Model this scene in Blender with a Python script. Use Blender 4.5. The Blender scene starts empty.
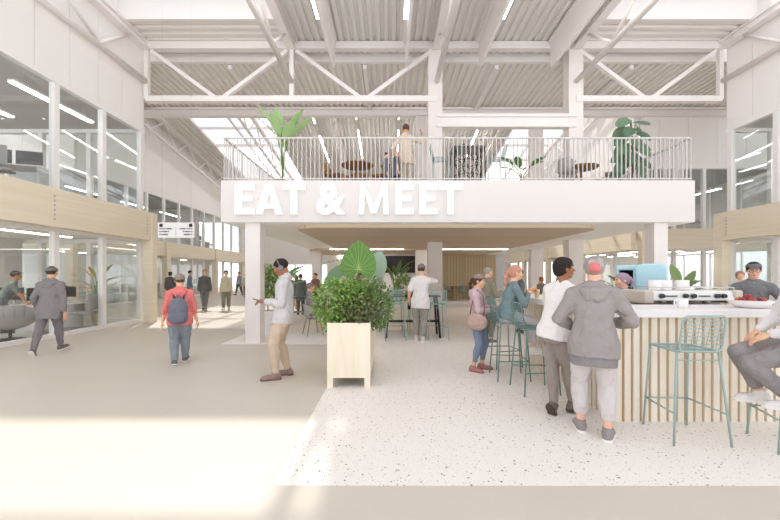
import bpy, math, random
import numpy as np
from mathutils import Vector, Matrix
C = bpy.context.scene.collection
F = 360.0; CAMZ = 1.55; HX = 390.0; HY = 274.5      # focal length in pixels, eye height, vanishing point
rad = math.radians

# ------------------------------------------------------------------ objects
def link(o, parent=None):
    C.objects.link(o)
    if parent is not None: o.parent = parent
    return o
def thing(name, label, cat, loc=(0, 0, 0), rz=0.0, group=None, kind=None):
    o = bpy.data.objects.new(name, None); C.objects.link(o)
    o.location = loc; o.rotation_euler = (0, 0, rz); o.empty_display_size = 0.1
    o['label'] = label; o['category'] = cat
    if group: o['group'] = group
    if kind: o['kind'] = kind
    return o
def tag(o, label=None, cat=None, group=None, kind=None):
    if label: o['label'] = label
    if cat: o['category'] = cat
    if group: o['group'] = group
    if kind: o['kind'] = kind
    return o
def copy_tree(src, parent=None):
    c = src.copy(); C.objects.link(c)
    if parent is not None: c.parent = parent
    for ch in list(src.children): copy_tree(ch, c)
    return c

class MB:
    """collects shapes into one mesh"""
    def __init__(self): self.v = []; self.f = []
    def add(self, vs, fs):
        n = len(self.v); self.v += [tuple(p) for p in vs]; self.f += [tuple(i + n for i in f) for f in fs]; return self
    def box(self, a, b):
        x0, y0, z0 = a; x1, y1, z1 = b
        return self.add([(x0,y0,z0),(x1,y0,z0),(x1,y1,z0),(x0,y1,z0),(x0,y0,z1),(x1,y0,z1),(x1,y1,z1),(x0,y1,z1)],
            [(0,3,2,1),(4,5,6,7),(0,1,5,4),(1,2,6,5),(2,3,7,6),(3,0,4,7)])
    def cbox(self, c, s, rz=0.0, M=None):
        hx, hy, hz = s[0]/2, s[1]/2, s[2]/2
        m = MB().box((-hx,-hy,-hz),(hx,hy,hz))
        R = M or Matrix.Rotation(rz, 3, 'Z')
        return self.add([tuple(R @ Vector(p) + Vector(c)) for p in m.v], m.f)
    def bar(self, p, q, w, h, up=(0,0,1)):
        p = Vector(p); q = Vector(q); d = (q-p).normalized(); u = Vector(up)
        s = d.cross(u)
        if s.length < 1e-5: s = d.cross(Vector((1,0,0)))
        s.normalize(); u = s.cross(d).normalized()
        vs = []
        for c in (p, q):
            for a, b in ((-1,-1),(1,-1),(1,1),(-1,1)): vs.append(c + s*a*w/2 + u*b*h/2)
        return self.add(vs, [(0,3,2,1),(4,5,6,7),(0,1,5,4),(1,2,6,5),(2,3,7,6),(3,0,4,7)])
    def tube(self, pts, r, n=8, close=False, rs=None):
        pts = [Vector(p) for p in pts]; N = len(pts); vs = []; prev = None
        for i, p in enumerate(pts):
            a = pts[(i-1) % N] if (close or i > 0) else p; b = pts[(i+1) % N] if (close or i < N-1) else p
            d = (b-a)
            d = d.normalized() if d.length > 1e-9 else Vector((0,0,1))
            if prev is None:
                s = d.cross(Vector((0,0,1)))
                if s.length < .05: s = d.cross(Vector((1,0,0)))
            else:
                s = prev - d*prev.dot(d)
                if s.length < 1e-4: s = d.cross(Vector((1,0,0)))
            s.normalize(); prev = s; u = d.cross(s)
            rr = rs[i] if rs else r
            for k in range(n):
                t = 2*math.pi*k/n; vs.append(p + (s*math.cos(t) + u*math.sin(t))*rr)
        fs = []
        for i in range(N if close else N-1):
            j = (i+1) % N
            for k in range(n):
                l = (k+1) % n; fs.append((i*n+k, i*n+l, j*n+l, j*n+k))
        if not close: fs += [tuple(range(n))[::-1], tuple((N-1)*n+k for k in range(n))]
        return self.add(vs, fs)
    def lathe(self, prof, n=24, c=(0,0,0), caps=True):
        vs = []; fs = []
        for r, z in prof:
            for k in range(n):
                t = 2*math.pi*k/n; vs.append((c[0]+r*math.cos(t), c[1]+r*math.sin(t), c[2]+z))
        for i in range(len(prof)-1):
            for k in range(n):
                l = (k+1) % n; fs.append((i*n+k, i*n+l, (i+1)*n+l, (i+1)*n+k))
        if caps: fs += [tuple(range(n))[::-1], tuple((len(prof)-1)*n+k for k in range(n))]
        return self.add(vs, fs)
    def prism(self, poly, z0, z1, axis='z'):
        n = len(poly)
        def P(a, b, c): return (a, b, c) if axis == 'z' else ((a, c, b) if axis == 'y' else (c, a, b))
        vs = [P(x, y, z0) for x, y in poly] + [P(x, y, z1) for x, y in poly]
        fs = [tuple(range(n))[::-1], tuple(range(n, 2*n))] + [(i, (i+1) % n, n+(i+1) % n, n+i) for i in range(n)]
        return self.add(vs, fs)
    def move(self, M):
        self.v = [tuple(M @ Vector(p)) for p in self.v]; return self
    def build(self, name, m, parent=None, smooth=False, bevel=0, tri=False):
        me = bpy.data.meshes.new(name); me.from_pydata(self.v, [], self.f)
        import bmesh
        bm = bmesh.new(); bm.from_mesh(me); bmesh.ops.recalc_face_normals(bm, faces=bm.faces); bm.to_mesh(me); bm.free()
        if smooth:
            for p in me.polygons: p.use_smooth = True
        me.materials.append(m)
        o = bpy.data.objects.new(name, me); link(o, parent)
        if bevel:
            b = o.modifiers.new('b', 'BEVEL'); b.width = bevel; b.segments = 2; b.limit_method = 'ANGLE'; b.angle_limit = rad(40)
        return o
def struct(name, mb, m, parent=None, **k):
    o = mb.build(name, m, parent, **k)
    if parent is None: o['kind'] = 'structure'
    return o
def rrect(x0, y0, x1, y1, r, n=8):
    pts = []
    for cx, cy, a in ((x1-r, y1-r, 0), (x0+r, y1-r, 90), (x0+r, y0+r, 180), (x1-r, y0+r, 270)):
        for i in range(n+1):
            t = rad(a + 90*i/n); pts.append((cx + r*math.cos(t), cy + r*math.sin(t)))
    return pts

# ------------------------------------------------------------------ materials
def srgb(h):
    if isinstance(h, str):
        h = h.lstrip('#'); c = [int(h[i:i+2], 16)/255 for i in (0, 2, 4)]
    else: c = [v/255 for v in h]
    return tuple(v/12.92 if v <= .04045 else ((v+.055)/1.055)**2.4 for v in c) + (1,)
_mats = {}
def _new(name):
    m = bpy.data.materials.new(name); m.use_nodes = True
    nt = m.node_tree; b = nt.nodes['Principled BSDF']; return m, nt, b
def flat(h, rough=.7, metal=0, var=.06, scale=6.0, bump=0.0, spec=.3, stretch=None):
    """plain paint / cloth colour with a slight procedural variation"""
    key = ('flat', str(h), rough, metal, var, scale, bump, spec, stretch)
    if key in _mats: return _mats[key]
    m, nt, b = _new('m_' + str(h).strip('#()').replace(', ', '_')); N = nt.nodes; L = nt.links
    col = srgb(h); b.inputs['Roughness'].default_value = rough; b.inputs['Metallic'].default_value = metal
    b.inputs['Specular IOR Level'].default_value = spec
    tc = N.new('ShaderNodeTexCoord'); nz = N.new('ShaderNodeTexNoise'); nz.inputs['Scale'].default_value = scale
    nz.inputs['Detail'].default_value = 4
    if stretch:
        mp = N.new('ShaderNodeMapping'); mp.inputs['Scale'].default_value = stretch
        L.new(tc.outputs['Object'], mp.inputs['Vector']); L.new(mp.outputs['Vector'], nz.inputs['Vector'])
    else: L.new(tc.outputs['Object'], nz.inputs['Vector'])
    mx = N.new('ShaderNodeMix'); mx.data_type = 'RGBA'
    mx.inputs['A'].default_value = tuple(c*(1-var) for c in col[:3]) + (1,)
    mx.inputs['B'].default_value = tuple(min(1, c*(1+var)) for c in col[:3]) + (1,)
    L.new(nz.outputs['Fac'], mx.inputs['Factor']); L.new(mx.outputs['Result'], b.inputs['Base Color'])
    if bump:
        bp = N.new('ShaderNodeBump'); bp.inputs['Strength'].default_value = bump; bp.inputs['Distance'].default_value = .01
        L.new(nz.outputs['Fac'], bp.inputs['Height']); L.new(bp.outputs['Normal'], b.inputs['Normal'])
    _mats[key] = m; return m
def cloth(h, rough=.9, lift=.12):
    key = ('cloth', str(h), rough)
    if key in _mats: return _mats[key]
    m, nt, b = _new('cloth'); N = nt.nodes; L = nt.links; c = srgb(h); c = tuple(v*(1-lift)+.62*lift for v in c[:3])
    b.inputs['Roughness'].default_value = rough; b.inputs['Specular IOR Level'].default_value = .2
    tc = N.new('ShaderNodeTexCoord'); nz = N.new('ShaderNodeTexNoise'); nz.inputs['Scale'].default_value = 8; nz.inputs['Detail'].default_value = 3; nz.inputs['Distortion'].default_value = 1.6
    mp = N.new('ShaderNodeMapping'); mp.inputs['Scale'].default_value = (1, 1, .8); L.new(tc.outputs['Object'], mp.inputs['Vector']); L.new(mp.outputs['Vector'], nz.inputs['Vector'])
    n2 = N.new('ShaderNodeTexNoise'); n2.inputs['Scale'].default_value = 220; L.new(tc.outputs['Object'], n2.inputs['Vector'])
    mx = N.new('ShaderNodeMix'); mx.data_type = 'RGBA'; mx.inputs['A'].default_value = tuple(v*.93 for v in c)+(1,); mx.inputs['B'].default_value = tuple(min(1, v*1.05) for v in c)+(1,)
    L.new(n2.outputs['Fac'], mx.inputs['Factor']); L.new(mx.outputs['Result'], b.inputs['Base Color'])
    bp = N.new('ShaderNodeBump'); bp.inputs['Strength'].default_value = .75; bp.inputs['Distance'].default_value = .035; L.new(nz.outputs['Fac'], bp.inputs['Height']); L.new(bp.outputs['Normal'], b.inputs['Normal'])
    _mats[key] = m; return m
def wood(h, h2, stretch=(1, 8, 8), scale=3.0, rough=.6, knots=False):
    key = ('wood', h, h2, stretch, scale)
    if key in _mats: return _mats[key]
    m, nt, b = _new('wood'); N = nt.nodes; L = nt.links
    tc = N.new('ShaderNodeTexCoord'); mp = N.new('ShaderNodeMapping'); mp.inputs['Scale'].default_value = stretch
    nz = N.new('ShaderNodeTexNoise'); nz.inputs['Scale'].default_value = scale; nz.inputs['Detail'].default_value = 6; nz.inputs['Distortion'].default_value = .6
    cr = N.new('ShaderNodeValToRGB'); cr.color_ramp.elements[0].position = .36; cr.color_ramp.elements[1].position = .62
    cr.color_ramp.elements[0].color = srgb(h2); cr.color_ramp.elements[1].color = srgb(h)
    L.new(tc.outputs['Object'], mp.inputs['Vector']); L.new(mp.outputs['Vector'], nz.inputs['Vector'])
    L.new(nz.outputs['Fac'], cr.inputs['Fac']); L.new(cr.outputs['Color'], b.inputs['Base Color'])
    b.inputs['Roughness'].default_value = rough; b.inputs['Specular IOR Level'].default_value = .3
    _mats[key] = m; return m
def slatwood(h, h2, axis=0, pitch=.1, gap=.12, dark='#8d7a60'):
    """boards laid edge to edge with thin joints"""
    m, nt, b = _new('board_wood'); N = nt.nodes; L = nt.links
    tc = N.new('ShaderNodeTexCoord'); sp = N.new('ShaderNodeSeparateXYZ'); L.new(tc.outputs['Object'], sp.inputs[0])
    d = N.new('ShaderNodeMath'); d.operation = 'DIVIDE'; d.inputs[1].default_value = pitch; L.new(sp.outputs[axis], d.inputs[0])
    fr = N.new('ShaderNodeMath'); fr.operation = 'FRACT'; L.new(d.outputs[0], fr.inputs[0])
    lt = N.new('ShaderNodeMath'); lt.operation = 'LESS_THAN'; lt.inputs[1].default_value = gap; L.new(fr.outputs[0], lt.inputs[0])
    fl = N.new('ShaderNodeMath'); fl.operation = 'FLOOR'; L.new(d.outputs[0], fl.inputs[0])
    wn = N.new('ShaderNodeTexWhiteNoise'); wn.noise_dimensions = '1D'; L.new(fl.outputs[0], wn.inputs['W'])
    mx = N.new('ShaderNodeMix'); mx.data_type = 'RGBA'; mx.inputs['A'].default_value = srgb(h); mx.inputs['B'].default_value = srgb(h2)
    L.new(wn.outputs['Value'], mx.inputs['Factor'])
    m2 = N.new('ShaderNodeMix'); m2.data_type = 'RGBA'; m2.inputs['B'].default_value = srgb(dark)
    L.new(lt.outputs[0], m2.inputs['Factor']); L.new(mx.outputs['Result'], m2.inputs['A']); L.new(m2.outputs['Result'], b.inputs['Base Color'])
    b.inputs['Roughness'].default_value = .65
    return m
def glass(name='glass', tint='#fafcfc', refl=.05, rough=.0):
    m, nt, b = _new(name); N = nt.nodes; L = nt.links; N.remove(b)
    out = N['Material Output']; tr = N.new('ShaderNodeBsdfTransparent'); tr.inputs[0].default_value = srgb(tint)
    gl = N.new('ShaderNodeBsdfGlossy'); gl.inputs['Roughness'].default_value = rough; gl.inputs[0].default_value = (1, 1, 1, 1)
    lw = N.new('ShaderNodeLayerWeight'); lw.inputs['Blend'].default_value = .5
    pw = N.new('ShaderNodeMath'); pw.operation = 'POWER'; pw.inputs[1].default_value = 4.0; L.new(lw.outputs['Facing'], pw.inputs[0])
    ad = N.new('ShaderNodeMath'); ad.operation = 'MULTIPLY_ADD'; ad.inputs[1].default_value = .8; ad.inputs[2].default_value = refl; ad.use_clamp = True
    L.new(pw.outputs[0], ad.inputs[0])
    mx = N.new('ShaderNodeMixShader'); L.new(ad.outputs[0], mx.inputs[0]); L.new(tr.outputs[0], mx.inputs[1]); L.new(gl.outputs[0], mx.inputs[2])
    L.new(mx.outputs[0], out.inputs['Surface']); return m
def emit(name, col, strength):
    m, nt, b = _new(name); b.inputs['Base Color'].default_value = col; b.inputs['Emission Color'].default_value = col
    b.inputs['Emission Strength'].default_value = strength; return m

def concrete(name, h, h2, speck='#b9b2a8', rough=.45):
    m, nt, b = _new(name); N = nt.nodes; L = nt.links
    tc = N.new('ShaderNodeTexCoord')
    a = N.new('ShaderNodeTexNoise'); a.inputs['Scale'].default_value = 1.2; a.inputs['Detail'].default_value = 8
    f = N.new('ShaderNodeTexNoise'); f.inputs['Scale'].default_value = 130; f.inputs['Detail'].default_value = 3
    for n in (a, f): L.new(tc.outputs['Object'], n.inputs['Vector'])
    mx = N.new('ShaderNodeMix'); mx.data_type = 'RGBA'; mx.inputs['A'].default_value = srgb(h); mx.inputs['B'].default_value = srgb(h2)
    L.new(a.outputs['Fac'], mx.inputs['Factor'])
    cr = N.new('ShaderNodeValToRGB'); cr.color_ramp.elements[0].position = .56; cr.color_ramp.elements[1].position = .72
    cr.color_ramp.elements[0].color = (0, 0, 0, 1); cr.color_ramp.elements[1].color = (.5, .5, .5, 1)
    L.new(f.outputs['Fac'], cr.inputs['Fac'])
    m2 = N.new('ShaderNodeMix'); m2.data_type = 'RGBA'; m2.inputs['B'].default_value = srgb(speck)
    L.new(cr.outputs['Color'], m2.inputs['Factor']); L.new(mx.outputs['Result'], m2.inputs['A'])
    L.new(m2.outputs['Result'], b.inputs['Base Color'])
    b.inputs['Roughness'].default_value = rough; b.inputs['Specular IOR Level'].default_value = .25
    return m
def terrazzo(h, chips):
    m, nt, b = _new('terrazzo'); N = nt.nodes; L = nt.links
    tc = N.new('ShaderNodeTexCoord'); last = None
    base = N.new('ShaderNodeRGB'); base.outputs[0].default_value = srgb(h); last = base.outputs[0]
    for i, (sc, thr, rnd, c1, c2) in enumerate(chips):
        vo = N.new('ShaderNodeTexVoronoi'); vo.inputs['Scale'].default_value = sc; vo.inputs['Randomness'].default_value = 1
        mp = N.new('ShaderNodeMapping'); mp.inputs['Location'].default_value = (i*3.7, i*1.3, 0); mp.inputs['Scale'].default_value = (1, 1, .01)
        nzz = N.new('ShaderNodeTexNoise'); nzz.inputs['Scale'].default_value = sc*1.5
        add = N.new('ShaderNodeMix'); add.data_type = 'RGBA'; add.blend_type = 'LINEAR_LIGHT'; add.inputs['Factor'].default_value = .012
        L.new(tc.outputs['Object'], mp.inputs['Vector']); L.new(mp.outputs['Vector'], nzz.inputs['Vector'])
        L.new(mp.outputs['Vector'], add.inputs['A']); L.new(nzz.outputs['Color'], add.inputs['B']); L.new(add.outputs['Result'], vo.inputs['Vector'])
        sp = N.new('ShaderNodeSeparateColor'); L.new(vo.outputs['Color'], sp.inputs[0])
        # chip radius and presence vary per cell
        ra = N.new('ShaderNodeMath'); ra.operation = 'MULTIPLY'; ra.inputs[1].default_value = thr; L.new(sp.outputs['Red'], ra.inputs[0])
        lt = N.new('ShaderNodeMath'); lt.operation = 'LESS_THAN'; L.new(vo.outputs['Distance'], lt.inputs[0]); L.new(ra.outputs[0], lt.inputs[1])
        g = N.new('ShaderNodeMath'); g.operation = 'LESS_THAN'; g.inputs[1].default_value = rnd; L.new(sp.outputs['Green'], g.inputs[0])
        mu = N.new('ShaderNodeMath'); mu.operation = 'MULTIPLY'; L.new(lt.outputs[0], mu.inputs[0]); L.new(g.outputs[0], mu.inputs[1])
        cm = N.new('ShaderNodeMix'); cm.data_type = 'RGBA'; cm.inputs['A'].default_value = srgb(c1); cm.inputs['B'].default_value = srgb(c2)
        L.new(sp.outputs['Blue'], cm.inputs['Factor'])
        mx = N.new('ShaderNodeMix'); mx.data_type = 'RGBA'; L.new(mu.outputs[0], mx.inputs['Factor']); L.new(last, mx.inputs['A']); L.new(cm.outputs['Result'], mx.inputs['B'])
        last = mx.outputs['Result']
    L.new(last, b.inputs['Base Color']); b.inputs['Roughness'].default_value = .4; b.inputs['Specular IOR Level'].default_value = .25
    return m
# ------------------------------------------------------------------ people: one continuous skin grown from distance fields
def surfnets(Fd, org, v):
    nx, ny, nz = Fd.shape
    S = (Fd < 0)
    s8 = [S[i:nx-1+i, j:ny-1+j, k:nz-1+k] for i in (0, 1) for j in (0, 1) for k in (0, 1)]
    cnt = sum(a.astype(np.int8) for a in s8)
    act = (cnt > 0) & (cnt < 8); ci, cj, ck = np.nonzero(act)
    if len(ci) == 0: return np.zeros((0, 3)), np.zeros((0, 4), int)
    idx = -np.ones(act.shape, np.int64); idx[ci, cj, ck] = np.arange(len(ci))
    P = np.zeros((len(ci), 3)); W = np.zeros(len(ci))
    cor = [(i, j, k) for i in (0, 1) for j in (0, 1) for k in (0, 1)]
    for a in cor:
        for ax in range(3):
            if a[ax]: continue
            b = list(a); b[ax] = 1
            fa = Fd[ci+a[0], cj+a[1], ck+a[2]]; fb = Fd[ci+b[0], cj+b[1], ck+b[2]]
            m = (fa < 0) != (fb < 0); t = np.where(m, fa/np.where(m, fa-fb, 1), 0)
            q = np.array(a, float)[None, :].repeat(len(ci), 0); q[:, ax] += t
            P += q*m[:, None]; W += m
    P = (P/W[:, None] + np.stack([ci, cj, ck], 1))*v + np.array(org)
    quads = []
    for ax in range(3):
        sl = [slice(0, None)]*3; A = S[tuple(slice(0, -1) if d == ax else slice(None) for d in range(3))]
        B = S[tuple(slice(1, None) if d == ax else slice(None) for d in range(3))]
        e = np.array(np.nonzero(A != B)).T
        o1, o2 = [d for d in range(3) if d != ax]
        ok = (e[:, o1] > 0) & (e[:, o2] > 0) & (e[:, o1] < Fd.shape[o1]-1) & (e[:, o2] < Fd.shape[o2]-1); e = e[ok]
        if len(e) == 0: continue
        def cell(d1, d2):
            c = e.copy(); c[:, o1] -= d1; c[:, o2] -= d2; return idx[c[:, 0], c[:, 1], c[:, 2]]
        q = np.stack([cell(1, 1), cell(0, 1), cell(0, 0), cell(1, 0)], 1)
        ins = A[e[:, 0], e[:, 1], e[:, 2]]
        if ax == 1: ins = ~ins
        q[~ins] = q[~ins][:, ::-1]; quads.append(q)
    return P, np.concatenate(quads)

class Field:
    """list of signed distance pieces evaluated on one grid"""
    def __init__(self): self.items = []
    def put(self, fn, lo, hi, k=.02, op='u'): self.items.append((fn, np.array(lo, float), np.array(hi, float), k, op)); return self
    def cap(self, a, b, ra, rb, k=.02, op='u'):
        a = np.array(a, float); b = np.array(b, float); d = b-a; L = max(d@d, 1e-9); m = max(ra, rb)
        def fn(X, Y, Z):
            t = np.clip(((X-a[0])*d[0]+(Y-a[1])*d[1]+(Z-a[2])*d[2])/L, 0, 1)
            return np.sqrt((X-a[0]-t*d[0])**2+(Y-a[1]-t*d[1])**2+(Z-a[2]-t*d[2])**2) - (ra+(rb-ra)*t)
        return self.put(fn, np.minimum(a, b)-m, np.maximum(a, b)+m, k, op)
    def chain(self, pts, rs, k=.02):
        pts = [np.array(p, float) for p in pts]
        def fn(X, Y, Z):
            o = None
            for a, b, ra, rb in zip(pts[:-1], pts[1:], rs[:-1], rs[1:]):
                d = b-a; L = max(d@d, 1e-9); t = np.clip(((X-a[0])*d[0]+(Y-a[1])*d[1]+(Z-a[2])*d[2])/L, 0, 1)
                e = np.sqrt((X-a[0]-t*d[0])**2+(Y-a[1]-t*d[1])**2+(Z-a[2]-t*d[2])**2) - (ra+(rb-ra)*t)
                o = e if o is None else np.minimum(o, e)
            return o
        m = max(rs); return self.put(fn, np.min(pts, 0)-m, np.max(pts, 0)+m, k)
    def ell(self, c, r, R=None, k=.02, op='u'):
        c = np.array(c, float); r = np.array(r, float); R = np.eye(3) if R is None else np.array(R, float); m = r.max()
        def fn(X, Y, Z):
            x, y, z = X-c[0], Y-c[1], Z-c[2]
            p = [R[0, i]*x+R[1, i]*y+R[2, i]*z for i in range(3)]
            k0 = np.sqrt((p[0]/r[0])**2+(p[1]/r[1])**2+(p[2]/r[2])**2)
            k1 = np.sqrt((p[0]/r[0]**2)**2+(p[1]/r[1]**2)**2+(p[2]/r[2]**2)**2)
            return k0*(k0-1)/np.maximum(k1, 1e-6)
        return self.put(fn, c-m, c+m, k, op)
    def loft(self, o, ax, side, prof, k=.02):
        """elliptic sections along an axis: prof rows are (height, half width, half depth, depth offset)"""
        o = np.array(o, float); ax = np.array(ax, float); side = np.array(side, float); dp = np.cross(ax, side)
        hs = np.array([p[0] for p in prof]); ws = np.array([p[1] for p in prof]); ds = np.array([p[2] for p in prof]); of = np.array([p[3] if len(p) > 3 else 0 for p in prof])
        def fn(X, Y, Z):
            x, y, z = X-o[0], Y-o[1], Z-o[2]
            h = x*ax[0]+y*ax[1]+z*ax[2]; s = x*side[0]+y*side[1]+z*side[2]; d = x*dp[0]+y*dp[1]+z*dp[2]
            w = np.interp(h, hs, ws); t = np.interp(h, hs, ds); d = d-np.interp(h, hs, of)
            e = (np.sqrt((s/w)**2+(d/t)**2)-1)*np.minimum(w, t)
            return np.maximum(e, np.maximum(hs[0]-h, h-hs[-1]))
        m = max(ws.max(), ds.max())+.06; p0 = o+ax*hs[0]; p1 = o+ax*hs[-1]
        return self.put(fn, np.minimum(p0, p1)-m, np.maximum(p0, p1)+m, k)
    def plane(self, p, n):
        """keep what lies behind the plane (dot(x-p, n) < 0)"""
        p = np.array(p, float); n = np.array(n, float); n = n/np.linalg.norm(n)
        def fn(X, Y, Z): return (X-p[0])*n[0]+(Y-p[1])*n[1]+(Z-p[2])*n[2]
        self.items.append((fn, None, None, 0, 'c')); return self
    def mesh(self, v, noise=None, seed=0):
        lo = np.min([i[1] for i in self.items if i[4] == 'u'], 0)-3*v; hi = np.max([i[2] for i in self.items if i[4] == 'u'], 0)+3*v
        n = np.ceil((hi-lo)/v).astype(int)+1
        G = np.full(n, .5, np.float32)
        ax = [lo[d]+v*np.arange(n[d]) for d in range(3)]
        def sub(a, b):
            i0 = np.maximum(0, np.floor((a-lo)/v).astype(int)); i1 = np.minimum(n, np.ceil((b-lo)/v).astype(int)+1)
            return tuple(slice(i0[d], i1[d]) for d in range(3))
        for fn, a, b, k, op in self.items:
            if op == 'c': S = tuple(slice(0, n[d]) for d in range(3))
            else: S = sub(a-k-2*v, b+k+2*v)
            X, Y, Z = np.meshgrid(ax[0][S[0]], ax[1][S[1]], ax[2][S[2]], indexing='ij', sparse=True)
            if min(G[S].shape) == 0: continue
            d = fn(X, Y, Z).astype(np.float32); g = G[S]
            if op == 'u':
                h = np.clip(.5+.5*(g-d)/k, 0, 1); G[S] = g*(1-h)+d*h-k*h*(1-h)
            elif op == 's':
                h = np.clip(.5-.5*(g+d)/k, 0, 1); G[S] = g*(1-h)-d*h+k*h*(1-h)
            else: G[S] = np.maximum(g, d)
        if noise:
            amp, fr = noise; rs = np.random.RandomState(seed)
            X, Y, Z = np.meshgrid(*ax, indexing='ij', sparse=True); T = 0
            for i in range(5):
                w = rs.normal(size=3)*fr*np.array([1, 1, .75]); ph = rs.rand()*6.28; f2 = rs.normal(size=3)*fr*.6
                T = T+np.sin(w[0]*X+w[1]*Y+w[2]*Z+ph+1.3*np.sin(f2[0]*X+f2[1]*Y+f2[2]*Z))
            G = G+(amp*T/2).astype(np.float32)
        return surfnets(G, lo, v)
def field_obj(name, fields, m, parent, noise=None, seed=0):
    Vs, Fs, n = [], [], 0
    for f, v in fields:
        V, Q = f.mesh(v, noise, seed)
        Vs.append(V); Fs.append(Q+n); n += len(V)
    V = np.concatenate(Vs); Q = np.concatenate(Fs).astype(np.int32)
    me = bpy.data.meshes.new(name); me.vertices.add(len(V)); me.vertices.foreach_set('co', V.astype(np.float32).ravel())
    me.loops.add(Q.size); me.loops.foreach_set('vertex_index', Q.ravel()); me.polygons.add(len(Q))
    me.polygons.foreach_set('loop_start', np.arange(0, Q.size, 4, dtype=np.int32)); me.update(calc_edges=True); me.validate()
    me.polygons.foreach_set('use_smooth', np.ones(len(me.polygons), bool))
    me.materials.append(m); o = bpy.data.objects.new(name, me); link(o, parent); return o

def unit(v): v = np.array(v, float); return v/max(np.linalg.norm(v), 1e-9)
def ik(a, b, l1, l2, pole):
    a = np.array(a, float); b = np.array(b, float); d = b-a; L = np.linalg.norm(d); u = d/max(L, 1e-9)
    if L > (l1+l2)*.998: L = (l1+l2)*.998; b = a+u*L
    x = (l1*l1-l2*l2+L*L)/(2*L); h = math.sqrt(max(l1*l1-x*x, 0)); p = np.array(pole, float); p = unit(p-u*(p@u))
    return a+u*x+p*h, b

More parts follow.
